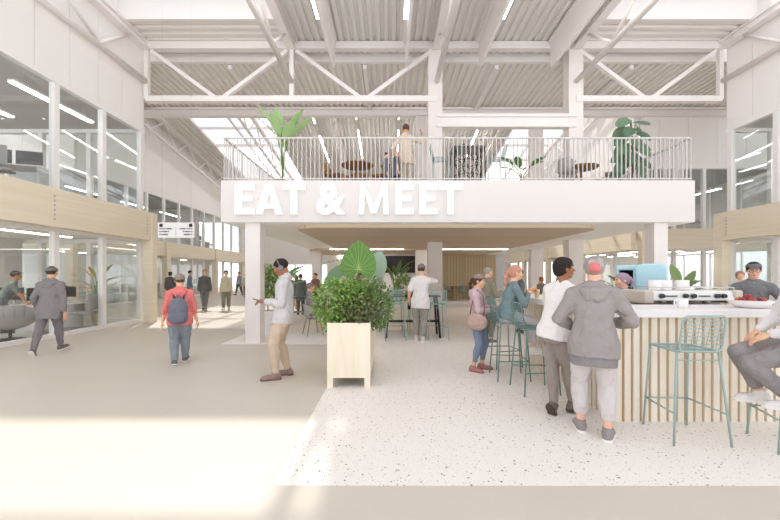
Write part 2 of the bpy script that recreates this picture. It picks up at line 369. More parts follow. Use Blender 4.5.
SK = {'light': '#e3b493', 'pink': '#e6b49c', 'tan': '#c98f6c', 'brown': '#9c6c4f', 'dark': '#6b4632', 'grey': '#b78d78'}
def person(label, x, y, H, heading, top, legs, shoes, hair, z=0.0, skin='light', lean=0, side_lean=0, twist=0, pelvis=None, pz=None,
           feet=None, foot_dir=None, hands=None, elbow=None, head_turn=0, head_nod=0, vox=.009, sleeve='long', hem=.0, loose=.014,
           leg_loose=.012, top2=None, hat=None, extra=None, curl=.5, jacket=False, hood=False, fine=False, group=None, name='person', shank_end=.05, sole='#efece6',
           female=False, knee_pole=None, hem_flare=0, cuff=None, ponytail=None, foot_pitch=(0, 0), face=True, belly=0, hand_dir=None):
    """x,y feet centre; heading in degrees, 0 = towards +Y, 90 = towards -X (counter-clockwise from above)"""
    root = thing(name, label, 'person', (x, y, z), rad(heading), group)
    s = H
    up = np.array([0, 0, 1.]); fw = np.array([0, 1., 0]); rt = np.array([1., 0, 0])
    la = rad(lean); sl = rad(side_lean)
    ax = unit([math.sin(sl), math.sin(la)*math.cos(sl), math.cos(la)*math.cos(sl)])
    P = np.array([0, 0, pz if pz is not None else .515*s]) if pelvis is None else np.array(pelvis, float)
    tw = rad(twist); side = unit([math.cos(tw), math.sin(tw), 0]); side = unit(side-ax*(side@ax)); dep = np.cross(ax, side)
    N = P+ax*.305*s
    sw = .099*s*(.90 if female else 1.0)
    SH = [N-ax*.034*s-side*sw, N-ax*.034*s+side*sw]
    HP = [P-rt*.052*s, P+rt*.052*s]
    feet = feet or [(-.09, 0, 0), (.09, 0, 0)]; foot_dir = foot_dir or (8, -8)
    AN, KN, FD = [], [], []
    for i in (0, 1):
        fdir = rad(foot_dir[i]); fd = np.array([-math.sin(fdir), math.cos(fdir), 0]); fp = rad(foot_pitch[i])
        fdp = unit(fd*math.cos(fp)+up*math.sin(fp)); fup = unit(up*math.cos(fp)-fd*math.sin(fp))
        an = np.array(feet[i], float)+fup*.048*s
        kp = (knee_pole[i] if knee_pole else fd*1.0+np.array([0, .3, 0]))
        kn, an = ik(HP[i], an, .245*s, .235*s, kp); AN.append(an); KN.append(kn); FD.append((fdp, fup))
    WR, EL = [], []
    for i in (0, 1):
        sg = -1 if i == 0 else 1
        if hands and hands[i] is not None: w = np.array(hands[i], float)
        else: w = SH[i]+np.array([sg*.045*s, .02*s, -.31*s])
        ep = elbow[i] if elbow and elbow[i] is not None else np.array([sg*.35, -1, -.1])
        e, w = ik(SH[i], w, .168*s, .146*s, ep); EL.append(e); WR.append(w)
    q = s/1.75*1.05
    # --- head frame
    ht = rad(head_turn)+tw; hn = rad(head_nod)
    hax = unit(ax*.6+up*.9)
    hfw = np.array([-math.sin(ht), math.cos(ht), 0]); hs = np.array([math.cos(ht), math.sin(ht), 0])
    hup = unit(up*math.cos(hn)+hfw*math.sin(hn)); hf = unit(np.cross(hup, hs)); HR = np.stack([hs, hf, hup], 1)
    HC = N+hax*.062*s+hup*.045*s+hf*.012*s
    def hp(a, b, c): return HC+(hs*a+hf*b+hup*c)*q
    def arm(Fi, inf, upto=1.0, k=.02, thick=1.0):
        for i in (0, 1):
            a, e, w = SH[i]-ax*.004*s, EL[i], EL[i]+(WR[i]-EL[i])*max(upto, .01)
            pts = [a, a*.5+e*.5, e]; rs = [.029*s*thick+inf, .0265*s*thick+inf*1.0, .0225*s*thick+inf]
            if upto > 0:
                pts += [e*.72+w*.28, w]; rs += [.0235*s*thick+inf, (.0225-.008*upto)*s*thick+inf*.75]
            Fi.chain(pts, rs, k)
    def torso(Fi, inf, lo=-.04, k=.03, flare=0, body=False):
        wf = .9 if female else 1.0; b = belly
        prof = [(-.06, .080, .056, .0), (0, .092*(1.03 if female else 1), .064, .0), (.07, .080*wf, .056+b, -.004-b*.4), (.13, .078*wf, .055+b*.8, -.006-b*.3), (.19, .085*wf, .060, -.004), (.235, .088*wf, .057, 0),
                (.262, .080*wf, .052, .003), (.282, .060*wf, .042, .006), (.30, .040, .034, .008)]
        if not body:   # cloth hangs clear of the trousers
            g = leg_loose+.010-inf
            prof = [(-.30, .100, .076, 0), (-.05, .100, .074, 0), (.0, .1, .072, 0), (.06, .092*max(wf, .95), .066+b*.7, -b*.3)]+prof[3:]
        hs_ = [p[0]*s for p in prof]
        rows = []
        for h in sorted(set([lo]+[p[0] for p in prof if p[0] > lo+.002])):
            w, d, o = [float(np.interp(h*s, hs_, [p[j]*s for p in prof])) for j in (1, 2, 3)]
            ex = inf if body or h > .06 else max(inf, leg_loose+.008)
            t = max(0, min(1, (.1-h)/(.1-lo))) if lo < .1 else 0
            rows.append((h*s, w+ex+flare*t, d+ex+flare*.8*t, o))
        Fi.loft(P, ax, side, rows, k)
        Fi.chain([SH[0]-ax*.004*s, N*.5+SH[0]*.5+ax*.0*s, N+ax*.008*s, N*.5+SH[1]*.5+ax*.0*s, SH[1]-ax*.004*s], [.027*s+inf, .027*s+inf*.9, .030*s+inf*.7, .027*s+inf*.9, .027*s+inf], k)
        Fi.cap(N-ax*.03*s, N+hax*.02*s, .036*s+inf*.6, .031*s+inf*.3, k)
    def leg(Fi, inf, upto=1.0, k=.03, thick=1.0):
        for i in (0, 1):
            kn = KN[i]; e = kn+(AN[i]-kn)*upto; d = -FD[i][0]*.006*s
            pts = [HP[i]+up*.0, HP[i]*.5+kn*.5, kn]; rs = [.056*s*thick+inf, .046*s*thick+inf, .034*s*thick+inf]
            if upto > .6: pts += [kn*.72+AN[i]*.28+d, kn*.4+AN[i]*.6+d*.5, e]; rs += [.034*s*thick+inf, .026*s*thick+inf, (.034-.0135*upto)*s*thick+inf*.9]
            else: pts += [e]; rs += [.032*s*thick+inf]
            Fi.chain(pts, rs, k)
    # --- body
    B = Field(); torso(B, 0, -.06, body=True); leg(B, 0); arm(B, 0)
    B.cap(N-ax*.02*s, HC-hup*.02*s-hf*.015*s, .034*s, .031*s, .02)
    for i in (0, 1):
        fdp, fup = FD[i]; A = AN[i]
        B.cap(A-fup*.02*s, A+fdp*.085*s-fup*.03*s, .02*s, .015*s, .02)
    Hd = Field()
    Hd.ell(hp(0, -.012, .028), np.array([.074, .092, .082])*q, HR, .02)
    Hd.ell(hp(0, .022, -.03), np.array([.059, .066, .078])*q, HR, .03)
    Hd.ell(hp(0, .060, -.088), np.array([.024, .022, .018])*q, HR, .03)
    Hd.cap(hp(0, .088, .008), hp(0, .108, -.024), .007*q, .0115*q, .012)
    Hd.cap(hp(-.03, .078, .03), hp(.03, .078, .03), .012*q, .012*q, .015)
    Hd.cap(hp(-.012, .096, -.028), hp(.012, .096, -.028), .007*q, .007*q, .008)
    for sg in (-1, 1):
        Hd.ell(hp(sg*.03, .097, .008), np.array([.019, .014, .012])*q, HR, .012, 's')
        Hd.ell(hp(sg*.077, -.008, -.008), np.array([.009, .02, .031])*q, HR, .006)
        Hd.ell(hp(sg*.040, .062, -.028), np.array([.022, .022, .02])*q, HR, .02)
    Hd.ell(hp(0, .088, -.052), np.array([.023, .011, .006])*q, HR, .006)
    Hd.ell(hp(0, .086, -.062), np.array([.020, .011, .007])*q, HR, .006)
    Hd.cap(HC-hup*.03*s-hf*.015*s, N+hax*.01*s, .031*s, .034*s, .03)
    flds = [(B, vox), (Hd, min(vox, .005) if fine else vox*.8)]
    # hands
    for i in (0, 1):
        sg = -1 if i == 0 else 1
        fdv = unit(WR[i]-EL[i])
        if hand_dir and hand_dir[i] is not None: fdv = unit(hand_dir[i])
        pn = np.array([-sg*1.0, .25, 0.]);                       # palm faces the body by default
        if abs(fdv[2]) < .75: pn = np.array([0, 0, -1.]) + np.array([-sg*.4, 0, 0])
        pn = unit(pn-fdv*(pn@fdv)); lat = np.cross(fdv, pn)
        th = lat if (lat@fw + lat@up*.8 - sg*(lat@rt)*.6) > 0 else -lat    # thumb side: forwards / up / inwards
        W = WR[i]; Hn = Field(); hl = .108*s
        Hn.cap(EL[i]*.3+W*.7, W, .0172*s, .0145*s, .012)
        R = np.stack([lat, pn, fdv], 1)
        Hn.ell(W+fdv*.046*s*.9, [.0245*s, .0105*s, .032*s], R, .010)
        for j, (off, ln) in enumerate(((.75, .90), (.26, 1.0), (-.24, .95), (-.72, .78))):
            b = W+fdv*.062*s+th*off*.0235*s; c1, c2 = curl*35, curl*80
            l = .044*s*ln
            d1 = unit(fdv*math.cos(rad(c1))+pn*math.sin(rad(c1))+th*off*.08); p1 = b+d1*l*.52
            d2 = unit(fdv*math.cos(rad(c2))+pn*math.sin(rad(c2))); p2 = p1+d2*l*.36
            d3 = unit(fdv*math.cos(rad(c2*1.4))+pn*math.sin(rad(c2*1.4))); p3 = p2+d3*l*.24
            r = .0052*s
            Hn.cap(b-fdv*.012*s, p1, r*1.02, r, .004); Hn.cap(p1, p2, r, r*.9, .003); Hn.cap(p2, p3, r*.9, r*.8, .003)
        tb = W+fdv*.018*s+th*.017*s; t1 = tb+unit(fdv*.8+th*.55+pn*.35)*.028*s; t2 = t1+unit(fdv+th*.1+pn*(.2+curl*.5))*.022*s
        Hn.cap(tb, t1, .0078*s, .0066*s, .008); Hn.cap(t1, t2, .0064*s, .0052*s, .004)
        flds.append((Hn, .0042 if fine else max(.006, vox*.55)))
    field_obj('body', flds, flat(SK.get(skin, skin), .55, var=.04, scale=9), root)
    # --- trousers
    if legs:
        Lf = Field(); leg(Lf, leg_loose, 1-shank_end/.235 if shank_end < .2 else .4, .035)
        Lf.loft(P, unit(ax*.4+up), side, [(-.07*s, .094*s+leg_loose, .066*s+leg_loose), (.0, .094*s+leg_loose, .066*s+leg_loose), (.045*s, .086*s+leg_loose, .062*s+leg_loose)], .03)
        field_obj('trousers', [(Lf, vox)], cloth(legs), root, noise=(.0035, 34), seed=3)
        if cuff:
            Cf = Field()
            for i in (0, 1):
                a = KN[i]+(AN[i]-KN[i])*(1-shank_end/.235); d = unit(AN[i]-KN[i]); Cf.cap(a-d*.015, a+d*.008, .021*s+leg_loose+.003, .020*s+leg_loose, .01)
            field_obj('cuff', [(Cf, vox)], cloth(cuff), root)
    # --- top
    if top:
        T = Field(); lo = -.05-hem
        torso(T, loose, lo, .03, flare=hem_flare)
        for i in (0, 1):
            dn = unit(KN[i]-HP[i])@(-ax); rr = .056*s+max(leg_loose+.012, loose)
            if lo < .03: T.chain([HP[i], HP[i]*.65+KN[i]*.35] if dn > .8 else [HP[i], HP[i]+ax*.02], [rr, rr-.006*s], .02)
        T.plane(P+ax*lo*s, -ax)
        up_ = {'long': .95, 'short': 0.0, 'half': .35, 'none': None}[sleeve]
        if up_ is not None:
            if up_ == 0:
                for i in (0, 1): T.chain([SH[i]-ax*.004*s, SH[i]*.28+EL[i]*.72], [.029*s+loose*.8, .029*s+loose*1.0], .025)
            else: arm(T, loose*.8, up_, .025)
        mt = top if not isinstance(top, str) else cloth(top)
        nm = 'jacket' if jacket else 'shirt'
        cl = N+hax*.030*s
        T.plane(cl, hax)
        if jacket: T.cap(N+hax*.012*s-hf*.016*s-side*.018*s, N+hax*.012*s-hf*.016*s+side*.018*s, .036*s, .036*s, .015)
        to = field_obj(nm, [(T, vox)], mt, root, noise=(.0045 if jacket else .0035, 26), seed=7)
        if jacket:
            Hm = Field(); a = P+ax*lo*s
            Hm.loft(a, ax, side, [(-.004, .1*s+max(loose, leg_loose+.008)+hem_flare+.003, .074*s+max(loose, leg_loose+.008)+hem_flare*.8+.003), (.028, .1*s+max(loose, leg_loose+.008)+hem_flare+.004, .073*s+max(loose, leg_loose+.008)+hem_flare*.8+.004)], .01)
            field_obj('hem_band', [(Hm, vox)], mt, to, noise=(.003, 26), seed=7)
        if hood:
            Hf = Field(); c = N-hax*.012*s-hf*.012*s
            bk = N-np.cross(ax, side)*(-1)*0
            back = -hf*.045*s
            for k_ in range(7):
                t = -1.25+2.5*k_/6; a_ = c-side*math.sin(t)*.062*s*-1-hf*math.cos(t)*.05*s+up*0; Hf.ell(a_, [.023*s, .023*s, .020*s], None, .03)
            Hf.ell(c+back-up*.03*s, [.06*s, .03*s, .042*s], None, .03)
            field_obj('hood', [(Hf, vox)], mt, to, noise=(.003, 40), seed=9)
        if top2:   # a layer hanging out below the top
            U = Field(); U.loft(P, ax, side, [(lo*s-.05*s, .1*s+leg_loose+.010, .075*s+leg_loose+.010), (lo*s+.03, .1*s+leg_loose+.004, .073*s+leg_loose+.004)], .02)
            field_obj('undershirt', [(U, vox)], cloth(top2), root, noise=(.004, 30), seed=5)
    # --- shoes
    if shoes:
        for i in (0, 1):
            fdp, fup = FD[i]; A = AN[i]; Sd = np.cross(fdp, fup); R = np.stack([Sd, fdp, fup], 1); bt = A-fup*.046*s
            S = Field()
            S.cap(A+fup*.012*s, A-fup*.012*s, .027*s, .03*s, .02)
            S.ell(A-fdp*.012*s-fup*.025*s, [.025*s, .034*s, .032*s], R, .02); S.ell(A+fdp*.05*s-fup*.028*s, [.026*s, .06*s, .024*s], R, .025); S.ell(A+fdp*.085*s-fup*.034*s, [.025*s, .033*s, .018*s], R, .02)
            S.plane(bt+fup*.006*s, -fup); S.plane(A+fup*.018*s, fup)
            sh = field_obj('shoe', [(S, min(vox, .007))], cloth(shoes, .7), root)
            O = Field(); O.ell(A-fdp*.012*s-fup*.038*s, [.0275*s, .036*s, .06*s], R, .02); O.ell(A+fdp*.05*s-fup*.038*s, [.028*s, .062*s, .06*s], R, .02); O.ell(A+fdp*.088*s-fup*.038*s, [.0265*s, .034*s, .06*s], R, .02)
            O.plane(bt+fup*.011*s, fup); O.plane(bt-fup*.003*s, -fup)
            field_obj('sole', [(O, min(vox, .005) if fine else .007)], flat(sole, .7), sh)
    # --- hair, hats
    hv = min(vox, .006) if fine else vox*.8
    if hair:
        Hh = Field(); kind, hc = hair
        t = {'short': .008, 'full': .014, 'afro': .024, 'buzz': .004, 'long': .014, 'pony': .010, 'bun': .012}[kind]
        Hh.ell(hp(0, -.014, .03), (np.array([.075, .093, .083])+t)*q, HR, .02)
        if kind in ('long', 'pony', 'bun', 'full'): Hh.ell(hp(0, -.045, -.02), (np.array([.066, .055, .065])+t)*q, HR, .02)
        if kind == 'long': Hh.ell(hp(0, -.06, -.09), np.array([.07, .04, .08])*q, HR, .03)
        Hh.plane(hp(0, .085, .066), hf*.78-hup*.63)
        if kind in ('short', 'buzz', 'afro'): Hh.plane(hp(0, 0, -.062), -hup)
        if kind == 'pony':
            b = hp(0, -.10, .03); pts = ponytail or [(0, -.135, .0), (0, -.15, -.07), (0, -.13, -.16)]; r = .024*q
            for j, p in enumerate(pts):
                e = hp(*p); Hh.cap(b, e, r, r*(.95 if j < len(pts)-1 else .4), .02); b = e; r *= .98
        if kind == 'bun': Hh.ell(hp(0, -.10, .075), np.array([.035, .035, .033])*q, HR, .01)
        field_obj('hair', [(Hh, hv)], flat(hc, .85, var=.25, scale=40, bump=.4, stretch=(3, 3, .6)), root, noise=(.002, 90), seed=2)
    if hat:
        kind, hc = hat[:2]; Ht = Field(); hm = hc if not isinstance(hc, str) else cloth(hc)
        if kind in ('cap', 'flatcap'):
            Ht.ell(hp(0, -.012, .048), np.array([.086, .105 if kind == 'cap' else .11, .078 if kind == 'cap' else .062])*q, HR, .02)
            Ht.plane(hp(0, 0, .044), -hup*.98+hf*.12); ho = field_obj('cap', [(Ht, hv)], hm, root)
            Bm = Field(); Bm.ell(hp(0, .098 if kind == 'cap' else .085, .050), np.array([.060, .050, .008])*q, HR, .02); field_obj('brim', [(Bm, hv)], hm, ho)
        elif kind == 'beanie':
            Ht.ell(hp(0, -.014, .045), np.array([.087, .105, .086])*q, HR, .02); Ht.plane(hp(0, 0, .02), -hup*.95+hf*.15)
            ho = field_obj('beanie', [(Ht, hv)], hm, root)
        elif kind == 'wrap':
            Ht.ell(hp(0, -.018, .028), np.array([.09, .108, .094])*q, HR, .02); Ht.plane(hp(0, 0, -.03), -hup*.95+hf*.45)
            Ht.ell(hp(0, -.115, .0), np.array([.04, .02, .025])*q, HR, .02)
            ho = field_obj('head_wrap', [(Ht, hv)], hm, root, noise=(.003, 50), seed=4)
    if face and fine:
        for sg in (-1, 1):
            E = Field(); E.ell(hp(sg*.03, .079, .008), np.array([.0125, .0095, .0065])*q, HR, .005); eo = field_obj('eye', [(E, .002)], flat('#f1ece6', .3), root)
            I = Field(); I.ell(hp(sg*.03, .0865, .008), np.array([.0050, .0035, .0050])*q, HR, .002); field_obj('iris', [(I, .0012)], flat('#33261d', .3), eo)
            Bw = Field(); Bw.cap(hp(sg*.016, .092, .027), hp(sg*.043, .083, .03), .0035*q, .0025*q, .003); field_obj('eyebrow', [(Bw, .0018)], flat('#3c2c22', .8), root)
        Lp = Field(); Lp.ell(hp(0, .0945, -.0565), np.array([.022, .0075, .0075])*q, HR, .005); field_obj('lips', [(Lp, .002)], flat('#b5695d', .5), root)
    info = dict(root=root, hp=hp, HR=HR, q=q, HC=HC, N=N, P=P, SH=SH, EL=EL, WR=WR, KN=KN, AN=AN, ax=ax, side=side, dep=dep, hf=hf, hs=hs, hup=hup, s=s, HP=HP)
    return info
# ------------------------------------------------------------------ materials of the building
WHITE = flat('#e8e4e1', .75, var=.012, scale=2); STEEL = flat('#ebe6e3', .5, var=.02, scale=3); PANEL = flat('#efebe8', .7, var=.015, scale=1.5)
COLM = flat('#e6dfdb', .65, var=.015); CEILW = flat('#ece7e1', .8, var=.01)
WOODP = wood('#eadfca', '#e4d8c1', (.35, .35, 5), 2.2); WOODB = wood('#e8ddc8', '#e2d6be', (1.0, .22, 6), 1.6)
WOODX = wood('#e8ddc8', '#e2d6be', (.22, 1.0, 6), 1.6)
DECK = flat('#dedcd8', .55, metal=.0, var=.03, scale=1.2); DECKW = flat('#e4e0da', .6, metal=.0, var=.03, scale=1.2); GLASS = glass(); FRAME = flat('#efece9', .5, var=.01)
CONC = concrete('concrete', '#cdc4b9', '#c6bcb0', '#ddd5ca'); CONC2 = concrete('office_floor', '#c9c3bb', '#c2bcb4', '#cfc9c1')
TERR = terrazzo('#ece5de', [(60, .32, .5, '#c2a98f', '#8f8a85'), (33, .28, .42, '#6d6b6c', '#ad8260'), (21, .23, .3, '#45454e', '#7d6a58'), (110, .34, .5, '#d8cbbd', '#bfb8b0')])
LAMP = emit('lamp_glow', (1, .98, .95, 1), 14.0); DARK = flat('#3a3a3c', .5); METAL = flat('#b9b8b6', .35, metal=.8, var=.03)
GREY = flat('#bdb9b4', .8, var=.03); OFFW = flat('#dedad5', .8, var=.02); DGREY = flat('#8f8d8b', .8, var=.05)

# ------------------------------------------------------------------ floors
struct('floor', MB().box((-26, -1.5, -.3), (24, 46, 0)), CONC)
tz = MB()
tz.box((-.865, 2.64, -.1), (14, 8.0, .004)); tz.box((-3.76, 8.0, -.1), (10.6, 26, .004))
struct('floor', tz, TERR)

# ------------------------------------------------------------------ corrugated roof decks
def deck(x0, x1, y0, y1, z, along='y', m=DECK, pitch=.25, dep=.07, slope=0.0, z0y=None):
    mb = MB(); L = (x1-x0) if along == 'y' else (y1-y0); n = max(1, int(round(L/pitch))); p = L/n; prof = []
    for i in range(n):
        b = i*p; prof += [(b, dep), (b+p*.34, dep), (b+p*.44, 0), (b+p*.90, 0)]
    prof.append((L, dep)); vs = []; fs = []
    for s, h in prof:
        for e in (0, 1):
            x, y = (x0+s, (y0, y1)[e]) if along == 'y' else ((x0, x1)[e], y0+s)
            vs.append((x, y, z+h+slope*(y-(z0y if z0y is not None else y0))))
    k = len(prof)
    for i in range(k-1): fs.append((2*i, 2*i+1, 2*i+3, 2*i+2))
    t = len(vs); vs += [(a, b, c+.12) for a, b, c in vs]; fs += [tuple(t+i for i in f[::-1]) for f in fs]
    mb.add(vs, fs); return struct('ceiling', mb, m)
RZ = 9.28
deck(-3.27, 6.17, 3.5, 12.6, RZ); deck(-8.3, -3.27, 10.85, 12.6, RZ, 'x', DECKW, .3); deck(6.17, 11.3, 10.85, 12.6, RZ, 'x', DECKW, .3)
deck(-8.3, -3.27, 3.5, 8.78, RZ, 'x', DECKW, .3); deck(6.17, 11.3, 3.5, 8.78, RZ, 'x', DECKW, .3)
deck(-15.5, 15.5, 12.6, 16.3, 9.02, 'y', DECKW, .25)
S0, SL = 11.5, -.153
deck(-7.2, 7.6, 16.3, 40, S0, 'y', DECK, .25, slope=SL, z0y=16.3)
deck(-14.6, -11.9, 16.3, 40, S0, 'y', DECK, .3, slope=SL, z0y=16.3)
deck(11.2, 15.5, 16.3, 30, S0, 'y', DECKW, .3, slope=SL, z0y=16.3)
# closing boards at the roof steps and around the rooflights
st = MB(); st.box((-15.5, 12.6, 9.0), (15.5, 12.75, 9.5)); st.box((-15.5, 16.3, 9.02), (15.5, 16.45, 11.8))
struct('trim_1', st, WHITE)
cb = MB()
for x0, x1 in ((-8.2, -3.27), (6.17, 11.1)):
    cb.box((x0, 10.85, RZ-.03), (x1, 10.95, RZ+.75)); cb.box((x0, 8.68, RZ-.03), (x1, 8.78, RZ+.75)); cb.box((x0-.1, 8.68, RZ-.03), (x0, 10.95, RZ+.75)); cb.box((x1, 8.68, RZ-.03), (x1+.1, 10.95, RZ+.75))
struct('trim_2', cb, WHITE)
OPAL, nt_, b_ = _new('opal_glazing'); tl_ = nt_.nodes.new('ShaderNodeBsdfTranslucent'); tl_.inputs[0].default_value = (.9, .9, .9, 1)
nt_.links.new(tl_.outputs[0], nt_.nodes['Material Output'].inputs['Surface'])
ROOFG = glass('rooflight_glass', '#fbfbfb', .0)
for i, (x0, x1) in enumerate(((-8.2, -3.27), (6.17, 11.1))):
    g = MB()
    for k in range(2): xx = x0+(x1-x0)*k; g.bar((xx, 8.73, RZ+.78), (xx, 10.9, RZ+.78), .06, .08)
    w = struct('window_%d' % (1+i), g, FRAME); MB().box((x0-.05, 8.68, RZ+.74), (x1+.05, 10.95, RZ+.76)).build('pane', ROOFG, w)
for i, (x0, x1, y1) in enumerate(((-11.9, -7.2, 25.0), (7.6, 11.2, 28))):
    g = MB(); n = 2
    zf = lambda y: S0+SL*(y-16.3)
    for k in range(n+1): xx = x0+(x1-x0)*k/n; g.bar((xx, 16.4, zf(16.4)+.1), (xx, y1, zf(y1)+.1), .10, .18)
    y = 18.2
    while y < y1: g.bar((x0, y, zf(y)+.1), (x1, y, zf(y)+.1), .10, .16); y += 2.1
    w = struct('window_%d' % (3+i), g, STEEL)
    og = MB(); og.add([(x0, y1, zf(y1)+.15), (x1, y1, zf(y1)+.15), (x1, 38.2, zf(38.2)+.15), (x0, 38.2, zf(38.2)+.15)], [(0, 1, 2, 3)]); og.build('opal_pane', OPAL, w)
    g3 = MB()
    for k in range(n+1): xx = x0+(x1-x0)*k/n; g3.bar((xx, y1, zf(y1)+.05), (xx, 38.2, zf(38.2)+.05), .08, .12)
    g3.build('rafter', STEEL, w)
    g2 = MB(); g2.add([(x0, 16.4, zf(16.4)+.2), (x1, 16.4, zf(16.4)+.2), (x1, y1, zf(y1)+.2), (x0, y1, zf(y1)+.2)], [(0, 1, 2, 3)]); g2.build('pane', ROOFG, w)

# ------------------------------------------------------------------ steel frame
ZT, ZB = 9.14, 7.38
def truss_cross(x0, x1, label, bottom=True):
    t = thing('roof_truss', label, 'truss', ((x0+x1)/2, 12.0, 0), kind='structure'); o = (x0+x1)/2
    MB().box((x0-o, -.1, ZT-.11), (x1-o, .1, ZT+.13)).build('top_chord', STEEL, t)
    if bottom:
        MB().box((x0-o, -.1, ZB-.09), (x1-o, .1, ZB+.09)).build('bottom_chord', STEEL, t)
        m = 0
        MB().bar((x0-o+.15, 0, ZT-.14), (m-.14, 0, ZB+.06), .12, .12, (0, 1, 0)).build('diagonal', STEEL, t)
        MB().bar((x1-o-.15, 0, ZT-.14), (m+.14, 0, ZB+.06), .12, .12, (0, 1, 0)).build('diagonal', STEEL, t)
    else:
        MB().box((x0-o, -.12, 6.43), (x1-o, .12, 6.53)).box((x0-o, -.04, 6.5), (x1-o, .04, 6.8)).box((x0-o, -.12, 6.77), (x1-o, .12, 6.87)).build('lower_beam', STEEL, t)
GX = [-8.1, -3.27, 1.55, 6.17, 11.0]
truss_cross(GX[0], GX[1], 'white steel roof truss bay beside the left upper wall, above the stair of the hall'.replace(', above the stair of the hall', ''))
truss_cross(GX[1], GX[2], 'white steel roof truss bay ending at the middle column above the mezzanine')
truss_cross(GX[2], GX[3], 'plain white crossbeam bay without diagonals between the two mezzanine columns', False)
truss_cross(GX[3], GX[4], 'white steel roof truss bay between right mezzanine column and right upper wall')
for x in (GX[0], GX[1], GX[4]):
    tag(struct('roof_post', MB().box((x-.07, 11.93, ZB), (x+.07, 12.07, ZT)), STEEL), {0: 'white steel post at the left upper wall truss', 1: 'slim white post between the two left truss bays', 4: 'white steel post at the right upper wall truss'}[GX.index(x)], 'post')
def truss_long(x, label):
    t = thing('long_truss', label, 'truss', (x, 8, 0), kind='structure')
    MB().box((-.13, -4.4, 9.0), (.13, 3.9, 9.06)).box((-.05, -4.4, 9.05), (.05, 3.9, 9.22)).box((-.13, -4.4, 9.2), (.13, 3.9, 9.27)).build('top_chord', STEEL, t)
    MB().tube([(0, -4.4, 7.95), (0, 3.9, 7.95)], .085, 12).build('bottom_chord', STEEL, t, smooth=True)
    ys = [3.2, 2.0, .2, -1.4, -3.2, -4.4]
    for a, b in ((ys[0], ys[1]), (ys[2], ys[1]), (ys[2], ys[3]), (ys[4], ys[3])):
        MB().tube([(0, a, 9.02), (0, b, 8.0)], .045, 8).build('brace', STEEL, t, smooth=True)
for x, l in zip(GX, ('white longitudinal truss running along the left upper wall', 'white longitudinal truss left of the corrugated centre roof', 'white longitudinal truss above the middle column', 'white longitudinal truss at the column right of centre', 'white longitudinal truss running along the right upper wall')): truss_long(x, l)
MB().box((-8.4, 11.9, 9.0), (-7.9, 12.1, 9.06))
for x, l in ((-1.85, 'leftmost of the deep grey roof fins'), (.53, 'roof fin over the planter seen edge on'), (2.97, 'roof fin right of the middle column'), (5.32, 'rightmost of the deep grey roof fins')):
    t = thing('roof_fin', 'deep pale grey steel fin under the centre roof, ' + l, 'fin', (x, 8, 0), kind='structure')
    MB().box((-.04, -4.4, 8.36), (.04, 3.85, 9.26)).build('web', STEEL, t); MB().box((-.1, -4.4, 9.2), (.1, 3.85, 9.27)).build('flange', STEEL, t)
    lt = thing('linear_light', 'slim linear light fixed along the side of the ' + l.replace('roof ', '').replace(' seen edge on', ''), 'light', (x-.11 if x < 1 else x+.11, 6.4, 8.5), group='linear lights on the roof fins')
    MB().box((-.05, -2.8, .03), (.05, 3.4, .10)).build('housing', STEEL, lt); MB().box((-.04, -2.8, 0), (.04, 3.4, .03)).build('diffuser', LAMP, lt)
# beam at the roof step
t = MB(); t.box((-15.4, 16.0, 8.62), (15.4, 16.3, 8.70)).box((-15.4, 16.12, 8.7), (15.4, 16.18, 8.92)).box((-15.4, 16.0, 8.9), (15.4, 16.3, 9.0)); struct('beam', t, STEEL)
for x in (-11, -5.7, -.9, 3.8, 8.6):
    struct('beam', MB().bar((x-.0, 12.8, 8.93), (x+0, 16.0, 8.93), .14, .16), STEEL)
def trussfar(x, label, xs=0):
    t = thing('lattice_truss', label, 'truss', (x, 16.4, 0), kind='structure'); n = 5; zf = lambda y: S0+SL*(y+.1)
    MB().bar((0, 0, zf(0)-.1), (0, 20, zf(20)-.1), .2, .2).build('top_chord', STEEL, t)
    MB().bar((0, 0, zf(0)-1.25), (0, 20, zf(20)-1.25), .12, .12).build('bottom_chord', STEEL, t)
    for k in range(8):
        y = k*2.5; MB().tube([(0, y, zf(y)-.15), (0, y+1.25, zf(y+1.25)-1.2)], .045, 6).build('brace', STEEL, t)
        MB().tube([(0, y+1.25, zf(y+1.25)-1.2), (0, y+2.5, zf(y+2.5)-.15)], .045, 6).build('brace', STEEL, t)
for x, l in ((-13.4, 'over the far left wall'), (-8.0, 'under the far left rooflight'), (-3.27, 'left of the mezzanine roof'), (1.5, 'behind the tan-suited person'), (6.17, 'right behind the mezzanine'), (10.9, 'along the far right wall')):
    trussfar(x, 'far white lattice roof truss ' + l)
for k, (x, y0) in enumerate([(x, y0) for x in (-1.9, .5, 2.9, 5.2) for y0 in (16.8, 21.4)] + [(-4.3, 17.2), (-4.3, 22.)]):
    z = S0+SL*(y0-16.3)-.62
    lt = thing('linear_light', ['front', 'rear'][k % 2]+' slim white light hanging under the far roof, '+{-1.9: 'second line from the potted palm', .5: 'line above the tan-suited person', 2.9: 'line above the black cage table', 5.2: 'line beside the right column', -4.3: 'line above the potted palm'}[x], 'light', (x, y0, z), group='slim lights under the far roof')
    MB().bar((0, 0, .06), (0, 3.4, .06+SL*3.4), .09, .06).build('housing', STEEL, lt); MB().bar((0, 0, 0), (0, 3.4, SL*3.4), .08, .05).build('diffuser', LAMP, lt)

